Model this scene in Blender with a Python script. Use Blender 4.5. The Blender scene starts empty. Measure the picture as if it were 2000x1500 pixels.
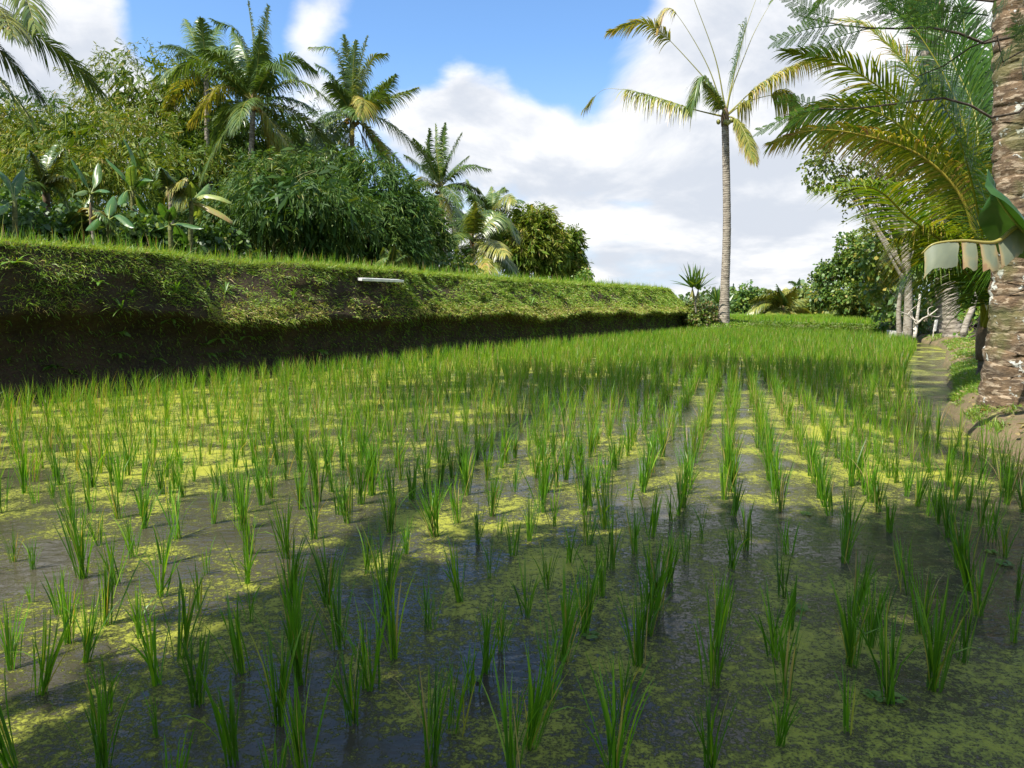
import bpy, math, random
import numpy as np
from mathutils import Vector, noise as mnoise
SC = bpy.context.scene
COL = SC.collection
rad = math.radians
RNG = np.random.default_rng(7)
random.seed(7)

# ------------------------------------------------------------------ camera, sky, sun, exposure
H = 1.3                      # eye height above the paddy water
F = 1389.0                   # focal length in pixels of the 2000 px wide photograph
PITCH = math.atan(150 / F)   # horizon lies at row 600
cam = bpy.data.cameras.new('camera')
cam.sensor_width = 36.0
cam.lens = 36.0 * F / 2000.0
cam.clip_start = 0.05
cam.clip_end = 3000
camo = bpy.data.objects.new('camera', cam)
COL.objects.link(camo)
camo.location = (0, 0, H)
camo.rotation_euler = (math.pi / 2 - PITCH, 0, 0)
SC.camera = camo

SUN_AZ = np.array([-0.80, -0.60])        # horizontal direction towards the sun
SUN_EL = rad(55)
sun = bpy.data.lights.new('sun', 'SUN')
sun.energy = 5.0
sun.angle = rad(0.53)
sun.color = (1.0, 0.95, 0.86)
suno = bpy.data.objects.new('sun', sun)
COL.objects.link(suno)
SDIR = Vector((SUN_AZ[0] * math.cos(SUN_EL), SUN_AZ[1] * math.cos(SUN_EL), math.sin(SUN_EL)))
suno.rotation_euler = SDIR.to_track_quat('Z', 'Y').to_euler()

SC.view_settings.view_transform = 'Standard'
SC.view_settings.look = 'None'
SC.view_settings.exposure = 0.90
SC.view_settings.gamma = 1.0
SC.render.engine = 'CYCLES'
SC.cycles.use_denoising = True
SC.cycles.max_bounces = 6
SC.cycles.diffuse_bounces = 3
SC.cycles.glossy_bounces = 3
SC.cycles.transmission_bounces = 4
SC.cycles.transparent_max_bounces = 4
SC.cycles.caustics_reflective = False
SC.cycles.caustics_refractive = False

_cp, _sp = math.cos(PITCH), math.sin(PITCH)
def ray(px, py):
    x = (px - 1000) / F
    v = (750 - py) / F
    return np.array([x, _cp + v * _sp, -_sp + v * _cp])
def P(px, py, d):            # the point on a pixel's ray at depth y = d
    r = ray(px, py)
    return np.array([0, 0, H]) + r * (d / r[1])
def G(px, py, z=0.0):        # where a pixel's ray meets the level z
    r = ray(px, py)
    return np.array([0, 0, H]) + r * ((z - H) / r[2])
def proj(p):
    x, y, z = p[..., 0], p[..., 1], p[..., 2] - H
    f = y * _cp - z * _sp
    u = y * _sp + z * _cp
    return 1000 + F * x / f, 750 - F * u / f

def make_world():
    w = bpy.data.worlds.new('World')
    SC.world = w
    w.use_nodes = True
    nt = w.node_tree
    N, L = nt.nodes, nt.links
    N.clear()
    out = N.new('ShaderNodeOutputWorld')
    bg = N.new('ShaderNodeBackground')
    bg.inputs['Strength'].default_value = 0.10
    sky = N.new('ShaderNodeTexSky')
    sky.sky_type = 'NISHITA'
    sky.sun_disc = False
    sky.sun_elevation = SUN_EL
    sky.sun_rotation = math.atan2(SUN_AZ[0], SUN_AZ[1])
    sky.ozone_density = 2.2
    sky.dust_density = 0.6
    tc = N.new('ShaderNodeTexCoord')
    def math_(op, a, b=None, c=None, clamp=False):
        m = N.new('ShaderNodeMath'); m.operation = op; m.use_clamp = clamp
        for i, v in enumerate((a, b, c)):
            if v is None: continue
            if isinstance(v, (int, float)): m.inputs[i].default_value = v
            else: L.new(v, m.inputs[i])
        return m.outputs[0]
    D = tc.outputs['Generated']
    sep = N.new('ShaderNodeSeparateXYZ'); L.new(D, sep.inputs[0])
    # clouds lie on a level sheet: divide by height so that they flatten towards the horizon
    zz = math_('ADD', math_('MAXIMUM', sep.outputs[2], 0.0), 0.33)
    cx = math_('DIVIDE', sep.outputs[0], zz); cy = math_('DIVIDE', sep.outputs[1], zz)
    comb = N.new('ShaderNodeCombineXYZ'); L.new(cx, comb.inputs[0]); L.new(cy, comb.inputs[1])
    comb.inputs[2].default_value = 3.7
    n1 = N.new('ShaderNodeTexNoise'); L.new(comb.outputs[0], n1.inputs['Vector'])
    n1.inputs['Scale'].default_value = 2.1; n1.inputs['Detail'].default_value = 11
    n1.inputs['Roughness'].default_value = 0.56; n1.inputs['Distortion'].default_value = 0.35
    dens = math_('SUBTRACT', n1.outputs['Fac'], 0.44)
    # cumulus heaps and blue gaps of this sky (pixel, radius in pixels, weight)
    heaps = [(1560, 120, 330, .30), (1280, 300, 270, .30), (930, 170, 170, .26), (960, 300, 180, .16),
             (620, 90, 110, .18), (110, 90, 190, .26), (1500, 480, 200, .16), (1150, 470, 200, -.10),
             (1290, 540, 120, .14), (700, 20, 60, .1),
             (760, 110, 110, -.28), (1120, 70, 190, -.40), (400, 40, 130, -.34), (860, 40, 120, -.3),
             (1060, 150, 60, -.14), (1330, 440, 130, -.20)]
    for (px, py, r, wgt) in heaps:
        d = ray(px, py); d = d / np.linalg.norm(d)
        dp = N.new('ShaderNodeVectorMath'); dp.operation = 'DOT_PRODUCT'
        L.new(D, dp.inputs[0]); dp.inputs[1].default_value = tuple(d)
        mr = N.new('ShaderNodeMapRange'); mr.interpolation_type = 'SMOOTHSTEP'
        L.new(dp.outputs['Value'], mr.inputs['Value'])
        mr.inputs['From Min'].default_value = math.cos(math.atan(1.25 * r / F))
        mr.inputs['From Max'].default_value = 1.0
        mr.inputs['To Min'].default_value = 0.0; mr.inputs['To Max'].default_value = wgt
        dens = math_('ADD', dens, mr.outputs[0])
    mask = N.new('ShaderNodeMapRange'); mask.interpolation_type = 'SMOOTHSTEP'
    L.new(dens, mask.inputs['Value'])
    mask.inputs['From Min'].default_value = -0.01; mask.inputs['From Max'].default_value = 0.20
    mask.inputs['To Max'].default_value = 0.97
    # thickness makes the grey of the cloud bellies
    n2 = N.new('ShaderNodeTexNoise'); L.new(comb.outputs[0], n2.inputs['Vector'])
    n2.inputs['Scale'].default_value = 2.9; n2.inputs['Detail'].default_value = 9; n2.inputs['Roughness'].default_value = .58; n2.inputs['Distortion'].default_value = .6
    sc2 = N.new('ShaderNodeVectorMath'); sc2.operation = 'MULTIPLY'; L.new(comb.outputs[0], sc2.inputs[0]); sc2.inputs[1].default_value = (.90, .90, 1)
    n3 = N.new('ShaderNodeTexNoise'); L.new(sc2.outputs[0], n3.inputs['Vector'])
    for k_ in ('Scale', 'Detail', 'Roughness', 'Distortion'): n3.inputs[k_].default_value = n1.inputs[k_].default_value
    relief = math_('SUBTRACT', n3.outputs['Fac'], n1.outputs['Fac'])
    thick = N.new('ShaderNodeMapRange'); thick.interpolation_type = 'SMOOTHSTEP'
    L.new(math_('ADD', math_('ADD', math_('MULTIPLY', n2.outputs['Fac'], .6), math_('MULTIPLY', dens, 0.35)), math_('MULTIPLY', relief, 1.5)), thick.inputs['Value'])
    thick.inputs['From Min'].default_value = 0.18; thick.inputs['From Max'].default_value = 0.62
    cc = N.new('ShaderNodeMix'); cc.data_type = 'RGBA'
    L.new(thick.outputs[0], cc.inputs['Factor'])
    cc.inputs[6].default_value = (6.2, 6.15, 6.1, 1)
    cc.inputs[7].default_value = (3.9, 4.15, 4.6, 1)
    # clear sky: the phone's picture shows it a little deeper blue than the raw model
    hs = N.new('ShaderNodeHueSaturation'); hs.inputs['Saturation'].default_value = 1.06
    hs.inputs['Value'].default_value = 1.1
    L.new(sky.outputs[0], hs.inputs['Color'])
    wb = N.new('ShaderNodeMix'); wb.data_type = 'RGBA'; wb.blend_type = 'MULTIPLY'; wb.inputs[0].default_value = 1
    L.new(hs.outputs[0], wb.inputs[6]); wb.inputs[7].default_value = (.95, 1.1, 1.22, 1)
    # moist air: a pale veil thickening towards the horizon
    veil = N.new('ShaderNodeMapRange'); veil.interpolation_type = 'SMOOTHSTEP'; L.new(sep.outputs[2], veil.inputs['Value'])
    veil.inputs['From Min'].default_value = .34; veil.inputs['From Max'].default_value = -.02
    veil.inputs['To Min'].default_value = 0.; veil.inputs['To Max'].default_value = .88
    vm = N.new('ShaderNodeMix'); vm.data_type = 'RGBA'; L.new(veil.outputs[0], vm.inputs[0]); L.new(wb.outputs[2], vm.inputs[6])
    vm.inputs[7].default_value = (3.3, 4.05, 5.2, 1)
    mix = N.new('ShaderNodeMix'); mix.data_type = 'RGBA'
    L.new(mask.outputs[0], mix.inputs['Factor'])
    L.new(vm.outputs[2], mix.inputs[6]); L.new(cc.outputs[2], mix.inputs[7])
    L.new(mix.outputs[2], bg.inputs['Color'])
    L.new(bg.outputs[0], out.inputs[0])
make_world()

# ------------------------------------------------------------------ materials
def newmat(name):
    m = bpy.data.materials.new(name); m.use_nodes = True
    nt = m.node_tree
    return m, nt, nt.nodes, nt.links, nt.nodes['Principled BSDF'], nt.nodes['Material Output']
def ramp(N, stops, interp='LINEAR'):
    r = N.new('ShaderNodeValToRGB'); e = r.color_ramp.elements; r.color_ramp.interpolation = interp
    e[0].position, e[0].color = stops[0][0], (*stops[0][1], 1)
    e[1].position, e[1].color = stops[-1][0], (*stops[-1][1], 1)
    for p, c in stops[1:-1]:
        x = e.new(p); x.color = (*c, 1)
    return r
def leafmat(name, stops, rough=0.45, transl=0.3, tcol=(1.5, 1.35, .5), spec=0.5, var=0.25):
    m, nt, N, L, b, out = newmat(name)
    at = N.new('ShaderNodeAttribute'); at.attribute_name = 'tint'
    r = ramp(N, stops); L.new(at.outputs['Fac'], r.inputs[0])
    oi = N.new('ShaderNodeObjectInfo')
    mr = N.new('ShaderNodeMapRange'); L.new(oi.outputs['Random'], mr.inputs['Value'])
    mr.inputs['To Min'].default_value = 1 - var; mr.inputs['To Max'].default_value = 1 + var
    hs = N.new('ShaderNodeHueSaturation'); L.new(r.outputs[0], hs.inputs['Color']); L.new(mr.outputs[0], hs.inputs['Value'])
    L.new(hs.outputs[0], b.inputs['Base Color'])
    b.inputs['Roughness'].default_value = rough
    b.inputs['Specular IOR Level'].default_value = spec
    tm = N.new('ShaderNodeMix'); tm.data_type = 'RGBA'; tm.blend_type = 'MULTIPLY'
    tm.inputs['Factor'].default_value = 1.0
    L.new(hs.outputs[0], tm.inputs[6]); tm.inputs[7].default_value = (*tcol, 1)
    t = N.new('ShaderNodeBsdfTranslucent'); L.new(tm.outputs[2], t.inputs['Color'])
    ms = N.new('ShaderNodeMixShader'); ms.inputs[0].default_value = transl
    L.new(b.outputs[0], ms.inputs[1]); L.new(t.outputs[0], ms.inputs[2])
    L.new(ms.outputs[0], out.inputs['Surface'])
    return m
M = {}
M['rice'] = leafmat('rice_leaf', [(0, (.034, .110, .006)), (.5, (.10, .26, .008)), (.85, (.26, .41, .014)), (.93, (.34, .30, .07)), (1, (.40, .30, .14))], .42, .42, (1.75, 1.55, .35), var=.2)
M['grass'] = leafmat('grass_blade', [(0, (.06, .14, .012)), (.5, (.13, .25, .016)), (.85, (.25, .33, .035)), (1, (.40, .32, .12))], .5, .35)
M['herb'] = leafmat('herb_leaf', [(0, (.04, .11, .012)), (.6, (.10, .21, .02)), (.9, (.22, .27, .04)), (1, (.34, .26, .12))], .5, .3)
M['palm'] = leafmat('palm_leaflet', [(0, (.05, .105, .022)), (.45, (.10, .17, .036)), (.72, (.24, .26, .045)), (.88, (.42, .36, .08)), (1, (.36, .22, .09))], .36, .25, (1.5, 1.4, .4), .6, .12)
M['palm_near'] = leafmat('near_palm_leaflet', [(0, (.020, .060, .008)), (.45, (.055, .135, .012)), (.72, (.20, .25, .016)), (.88, (.40, .32, .05)), (1, (.28, .15, .065))], .36, .32, (1.7, 1.6, .35), .5, .1)
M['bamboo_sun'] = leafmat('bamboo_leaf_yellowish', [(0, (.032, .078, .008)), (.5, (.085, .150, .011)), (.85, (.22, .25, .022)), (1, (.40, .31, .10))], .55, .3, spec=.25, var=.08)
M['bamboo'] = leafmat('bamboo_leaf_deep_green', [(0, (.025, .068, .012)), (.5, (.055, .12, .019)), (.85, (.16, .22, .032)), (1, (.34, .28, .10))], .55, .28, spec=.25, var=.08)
M['broad'] = leafmat('broad_leaf', [(0, (.04, .095, .02)), (.5, (.085, .165, .03)), (.85, (.21, .26, .04)), (1, (.36, .30, .06))], .42, .3, var=.15)
M['broad_pale'] = leafmat('pale_broad_leaf', [(0, (.07, .12, .025)), (.5, (.14, .21, .04)), (.85, (.24, .27, .05)), (1, (.40, .30, .06))], .5, .3, var=.12)
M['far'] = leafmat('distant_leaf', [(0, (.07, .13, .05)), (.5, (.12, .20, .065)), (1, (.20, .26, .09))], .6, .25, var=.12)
M['banana'] = leafmat('banana_leaf', [(0, (.03, .085, .016)), (.5, (.06, .15, .028)), (.8, (.30, .36, .09)), (1, (.42, .27, .10))], .36, .3, (1.5, 1.4, .5), .6, .1)
M['banana_grey'] = leafmat('weathered_banana_leaf', [(0, (.13, .155, .105)), (.6, (.19, .21, .13)), (.9, (.34, .26, .12)), (1, (.27, .16, .08))], .62, .12, (1.2, 1.2, .6), .5, .05)
M['feather'] = leafmat('feathery_leaflet', [(0, (.03, .085, .03)), (.6, (.065, .15, .045)), (1, (.14, .25, .05))], .5, .3, var=.25)
M['dracaena'] = leafmat('dracaena_leaf', [(0, (.03, .09, .02)), (.6, (.09, .18, .02)), (1, (.30, .32, .03))], .35, .25)

def texco(N, L, kind='Object', scale=None):
    tc = N.new('ShaderNodeTexCoord')
    if scale is None: return tc.outputs[kind]
    mp = N.new('ShaderNodeMapping'); L.new(tc.outputs[kind], mp.inputs['Vector']); mp.inputs['Scale'].default_value = scale
    return mp.outputs[0]
def noise_(N, L, vec, scale, detail=4, rough=.5, dist=0):
    n = N.new('ShaderNodeTexNoise'); L.new(vec, n.inputs['Vector'])
    n.inputs['Scale'].default_value = scale; n.inputs['Detail'].default_value = detail
    n.inputs['Roughness'].default_value = rough; n.inputs['Distortion'].default_value = dist
    return n.outputs['Fac']
def maprange(N, L, v, a, b, c=0., d=1.):
    m = N.new('ShaderNodeMapRange'); L.new(v, m.inputs['Value'])
    m.inputs['From Min'].default_value = a; m.inputs['From Max'].default_value = b
    m.inputs['To Min'].default_value = c; m.inputs['To Max'].default_value = d
    return m.outputs[0]
def mixc(N, L, f, a, b, blend='MIX'):
    m = N.new('ShaderNodeMix'); m.data_type = 'RGBA'; m.blend_type = blend
    for i, v in ((0, f), (6, a), (7, b)):
        if isinstance(v, (int, float)): m.inputs[i].default_value = v
        elif isinstance(v, tuple): m.inputs[i].default_value = (*v, 1)
        else: L.new(v, m.inputs[i])
    return m.outputs[2]
def bump(N, L, h, strength, dist, b):
    bp = N.new('ShaderNodeBump'); L.new(h, bp.inputs['Height'])
    bp.inputs['Strength'].default_value = strength; bp.inputs['Distance'].default_value = dist
    L.new(bp.outputs[0], b.inputs['Normal'])
def madd(N, L, a, b, op='ADD'):
    m = N.new('ShaderNodeMath'); m.operation = op
    for i, v in ((0, a), (1, b)):
        if isinstance(v, (int, float)): m.inputs[i].default_value = v
        else: L.new(v, m.inputs[i])
    return m.outputs[0]

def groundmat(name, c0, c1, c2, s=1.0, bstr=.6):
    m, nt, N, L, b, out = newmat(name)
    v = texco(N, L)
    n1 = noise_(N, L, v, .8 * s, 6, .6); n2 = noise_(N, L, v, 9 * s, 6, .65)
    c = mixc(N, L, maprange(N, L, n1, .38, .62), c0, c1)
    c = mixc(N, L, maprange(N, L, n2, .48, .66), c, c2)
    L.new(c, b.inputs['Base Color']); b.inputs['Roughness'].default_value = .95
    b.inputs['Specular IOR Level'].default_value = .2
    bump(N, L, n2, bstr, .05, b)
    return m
M['ground'] = groundmat('grassy_ground', (.07, .10, .025), (.11, .10, .05), (.10, .14, .03), .6)
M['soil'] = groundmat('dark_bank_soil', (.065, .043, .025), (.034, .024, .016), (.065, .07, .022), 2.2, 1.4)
M['path'] = groundmat('dry_bank_soil', (.24, .17, .10), (.15, .115, .065), (.13, .15, .045), 2.2, 1.)
M['litter'] = groundmat('leaf_litter', (.05, .045, .025), (.035, .03, .018), (.06, .06, .025), 1.0)

def watermat():
    m, nt, N, L, b, out = newmat('algae_water')
    v = texco(N, L)
    big = noise_(N, L, v, .42, 3, .5)
    mid = noise_(N, L, v, 2.3, 4, .6, .4)
    lace = noise_(N, L, v, 27, 8, .75, .15)
    fine = noise_(N, L, v, 95, 4, .7)
    s = madd(N, L, madd(N, L, big, .42, 'MULTIPLY'), madd(N, L, mid, .52, 'MULTIPLY'))
    s = madd(N, L, s, madd(N, L, lace, .62, 'MULTIPLY'))
    s = madd(N, L, s, madd(N, L, fine, .44, 'MULTIPLY'))
    # more floating weed gathers along the foot of the left bank and by the right bank
    sx = N.new('ShaderNodeSeparateXYZ'); L.new(v, sx.inputs[0])
    e1 = madd(N, L, madd(N, L, sx.outputs[0], .862, 'MULTIPLY'), madd(N, L, sx.outputs[1], -.507, 'MULTIPLY'))
    nearbank = maprange(N, L, e1, -10.7, -4.5, .075, 0)
    rightside = maprange(N, L, e1, -.9, 1.6, 0, .012)
    s = madd(N, L, s, madd(N, L, nearbank, rightside))
    mask = maprange(N, L, s, .975, 1.07)
    mask = madd(N, L, mask, maprange(N, L, fine, .30, .5, .6, 1), 'MULTIPLY')
    thick = maprange(N, L, s, 1.02, 1.2)
    alg = mixc(N, L, thick, (.31, .33, .05), (.48, .45, .028))
    alg = mixc(N, L, maprange(N, L, fine, .4, .7), alg, (.24, .27, .04))
    wc = mixc(N, L, maprange(N, L, mid, .3, .7), (.045, .040, .026), (.075, .066, .042))
    L.new(mixc(N, L, mask, wc, alg), b.inputs['Base Color'])
    L.new(maprange(N, L, mask, 0, 1, .045, .5), b.inputs['Roughness'])
    b.inputs['IOR'].default_value = 1.33
    rip = noise_(N, L, texco(N, L, 'Object', (1, 1.9, 1)), 9, 4, .55, .5)
    h = madd(N, L, madd(N, L, mask, madd(N, L, lace, .02, 'MULTIPLY'), 'MULTIPLY'), madd(N, L, rip, .008, 'MULTIPLY'))
    bump(N, L, h, .75, 1.0, b)
    return m
M['water'] = watermat()

def barkmat(name, c0, c1, c2, ring=0., lich=0., s=1.):
    m, nt, N, L, b, out = newmat(name)
    v = texco(N, L)
    n1 = noise_(N, L, v, 7 * s, 7, .65)
    n2 = noise_(N, L, texco(N, L, 'Object', (1, 1, 3.2)), 5 * s, 6, .6, .3)
    c = mixc(N, L, maprange(N, L, n1, .36, .64), c0, c1)
    c = mixc(N, L, maprange(N, L, n2, .52, .58), c, c2)
    hgt = madd(N, L, n1, n2)
    if ring:
        at = N.new('ShaderNodeAttribute'); at.attribute_name = 'tint'
        c = mixc(N, L, at.outputs['Fac'], c, (.055, .045, .035))
    if lich:
        n3 = noise_(N, L, v, 7.5, 5, .55, .3); n4 = noise_(N, L, v, 26, 4, .6)
        f = maprange(N, L, madd(N, L, n3, madd(N, L, n4, .22, 'MULTIPLY')), .745 - .05 * lich, .775 - .05 * lich)
        c = mixc(N, L, f, c, (.50, .50, .44))
        n5 = noise_(N, L, v, 2.1, 4, .6)
        c = mixc(N, L, maprange(N, L, n5, .5, .62, 0, .5), c, (.10, .12, .035))
        hgt = madd(N, L, hgt, madd(N, L, f, .4, 'MULTIPLY'))
    L.new(c, b.inputs['Base Color']); b.inputs['Roughness'].default_value = .9
    b.inputs['Specular IOR Level'].default_value = .25
    bump(N, L, hgt, .8, .03, b)
    return m
M['palm_bark'] = barkmat('pale_ringed_palm_bark', (.40, .35, .28), (.30, .26, .20), (.17, .14, .11), 1)
M['lichen_bark'] = barkmat('lichened_palm_bark', (.20, .135, .075), (.085, .056, .033), (.34, .265, .18), 1, .45, 1.7)
M['tree_bark'] = barkmat('pale_tree_bark', (.36, .32, .26), (.26, .23, .18), (.18, .15, .11))
M['dark_bark'] = barkmat('dark_tree_bark', (.09, .07, .05), (.06, .05, .035), (.12, .10, .07))
M['culm'] = barkmat('bamboo_culm', (.12, .14, .04), (.17, .16, .06), (.08, .09, .03))
M['bare_wood'] = barkmat('bleached_wood', (.55, .50, .42), (.46, .41, .33), (.36, .32, .25))
def plain(name, c, rough=.6, nsc=8, amt=.25):
    m, nt, N, L, b, out = newmat(name)
    n = noise_(N, L, texco(N, L), nsc, 5, .6)
    L.new(mixc(N, L, maprange(N, L, n, .35, .65), c, tuple(x * (1 - amt) for x in c)), b.inputs['Base Color'])
    b.inputs['Roughness'].default_value = rough
    bump(N, L, n, .25, .01, b)
    return m
M['white'] = plain('white_paint', (.78, .77, .72), .55, 7, .30)
M['concrete'] = plain('pale_concrete', (.50, .48, .43), .85, 6, .3)
M['nut'] = plain('ripe_coconut_husk', (.55, .30, .06), .45, 9, .3)
M['nut_green'] = plain('green_coconut_husk', (.24, .24, .05), .45, 9, .3)
M['nut_dark'] = plain('dark_coconut_husk', (.09, .06, .035), .6, 9, .3)
M['husk'] = plain('fibrous_leaf_base', (.16, .11, .06), .95, 20, .4)

# ------------------------------------------------------------------ mesh helpers
def unit(a, axis=-1):
    return a / np.maximum(np.linalg.norm(a, axis=axis, keepdims=True), 1e-9)
Z = np.array([0., 0., 1.])
class MB:
    def __init__(s): s.v, s.f, s.t, s.n = [], [], [], 0
    def add(s, v, f, t=0.5):
        v = np.asarray(v, float).reshape(-1, 3); f = np.asarray(f, int)
        s.v.append(v); s.f.append(f + s.n); s.n += len(v)
        s.t.append(np.full(len(v), t, float) if np.isscalar(t) else np.asarray(t, float))
    def strips(s, Pc, W, t):
        """Pc (n,k,3) centre lines, W (n,k,3) half widths, t (n,) tint"""
        n, k, _ = Pc.shape
        v = np.stack([Pc - W, Pc + W], 2).reshape(-1, 3)
        base = (np.arange(n) * k * 2)[:, None, None]
        j = (np.arange(k - 1) * 2)[None, :, None]
        q = np.array([0, 1, 3, 2])[None, None, :]
        s.add(v, (base + j + q).reshape(-1, 4), np.repeat(t, k * 2) if np.ndim(t) == 1 else np.repeat(t.reshape(-1), 2))
    def tube(s, pts, r, sides=8, t=0.5, cap=True):
        pts = np.asarray(pts, float); k = len(pts)
        r = np.full(k, r) if np.isscalar(r) else np.asarray(r, float)
        T = unit(np.gradient(pts, axis=0))
        ref = np.array([0, 1., 0]) if abs(T[0][2]) > .7 else Z
        A = unit(np.cross(T, ref)); B = np.cross(T, A)
        a = np.linspace(0, 2 * np.pi, sides, endpoint=False)
        ring = pts[:, None, :] + r[:, None, None] * (np.cos(a)[None, :, None] * A[:, None, :] + np.sin(a)[None, :, None] * B[:, None, :])
        i = np.arange(k - 1)[:, None]; j = np.arange(sides)[None, :]; j2 = (j + 1) % sides
        f = np.stack([i * sides + j, i * sides + j2, (i + 1) * sides + j2, (i + 1) * sides + j], -1).reshape(-1, 4)
        tt = t if np.isscalar(t) else np.repeat(t, sides)
        s.add(ring.reshape(-1, 3), f, tt)
        if cap:
            n0 = s.n - k * sides
            c = np.array([pts[0], pts[-1]]); s.add(c, np.zeros((0, 4), int), float(np.mean(t)))
            ci, ce = s.n - 2, s.n - 1
            jj = np.arange(sides); j3 = (jj + 1) % sides
            s.f.append(np.stack([n0 + j3, n0 + jj, np.full(sides, ci), np.full(sides, ci)], 1))
            e0 = n0 + (k - 1) * sides
            s.f.append(np.stack([e0 + jj, e0 + j3, np.full(sides, ce), np.full(sides, ce)], 1))
    def mesh(s, name, mat, smooth=True):
        me = bpy.data.meshes.new(name)
        v = np.concatenate(s.v); f = np.concatenate([x for x in s.f if len(x)]); t = np.concatenate(s.t)
        tri = f[:, 2] == f[:, 3]
        fq, ft = f[~tri], f[tri][:, :3]
        nl = fq.size + ft.size; npoly = len(fq) + len(ft)
        me.vertices.add(len(v)); me.vertices.foreach_set('co', v.astype(np.float32).ravel())
        me.loops.add(nl); me.loops.foreach_set('vertex_index', np.concatenate([fq.ravel(), ft.ravel()]).astype(np.int32))
        me.polygons.add(npoly)
        st = np.concatenate([np.arange(len(fq)) * 4, fq.size + np.arange(len(ft)) * 3])
        me.polygons.foreach_set('loop_start', st.astype(np.int32))
        me.polygons.foreach_set('use_smooth', np.full(npoly, smooth))
        at = me.attributes.new('tint', 'FLOAT', 'POINT'); at.data.foreach_set('value', t.astype(np.float32))
        me.update(calc_edges=True)
        me.materials.append(mat)
        return me
    def build(s, name, mat, parent=None, smooth=True, org=None):
        if org is not None:
            s.v = [x - np.asarray(org) for x in s.v]
        return link(name, s.mesh(name, mat, smooth), parent, org)
def link(name, data, parent=None, loc=None):
    o = bpy.data.objects.new(name, data); COL.objects.link(o)
    if parent is not None: o.parent = parent
    if loc is not None:
        l = np.asarray(loc, float)
        o.location = l if parent is None else l - np.array(parent.location)
    return o
def tag(o, label=None, cat=None, group=None, kind=None):
    if label: o['label'] = label
    if cat: o['category'] = cat
    if group: o['group'] = group
    if kind: o['kind'] = kind
    return o
def empty(name, loc, label, cat, group=None):
    o = link(name, None, None, loc); o.empty_display_size = .2
    return tag(o, label, cat, group)
def spline(pts, n):
    pts = np.asarray(pts, float)
    if len(pts) == 2: return pts[0] + (pts[1] - pts[0]) * np.linspace(0, 1, n)[:, None]
    e = np.concatenate([[2 * pts[0] - pts[1]], pts, [2 * pts[-1] - pts[-2]]])
    m = len(pts) - 1; out = []
    for u in np.linspace(0, m, n):
        i = min(int(u), m - 1); t = u - i
        a, b, c, d = e[i:i + 4]
        out.append(.5 * (2 * b + (c - a) * t + (2 * a - 5 * b + 4 * c - d) * t * t + (3 * b - a - 3 * c + d) * t ** 3))
    out = np.array(out)
    s = np.concatenate([[0], np.cumsum(np.linalg.norm(np.diff(out, axis=0), axis=1))])
    uu = np.linspace(0, s[-1], n)
    return np.stack([np.interp(uu, s, out[:, k]) for k in range(3)], 1)
def nz(p, sc, seed=0.):
    return mnoise.fractal(Vector((p[0] * sc + seed, p[1] * sc - seed, p[2] * sc + 2 * seed)), 1.0, 2.0, 4)

# ------------------------------------------------------------------ setting: ground, water, banks
def sheet(name, pts, z, mat):
    m = MB(); n = len(pts)
    me = bpy.data.meshes.new(name)
    me.from_pydata([(x, y, z) for x, y in pts], [], [tuple(range(n))]); me.update(); me.materials.append(mat)
    return tag(link(name, me), kind='structure')
sheet('ground', [(-900, -300), (900, -300), (900, 1500), (-900, 1500)], -.16, M['ground'])
sheet('water', [(-22, -1.5), (24, -1.5), (24, 40), (-22, 40)], 0.0, M['water'])

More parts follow.
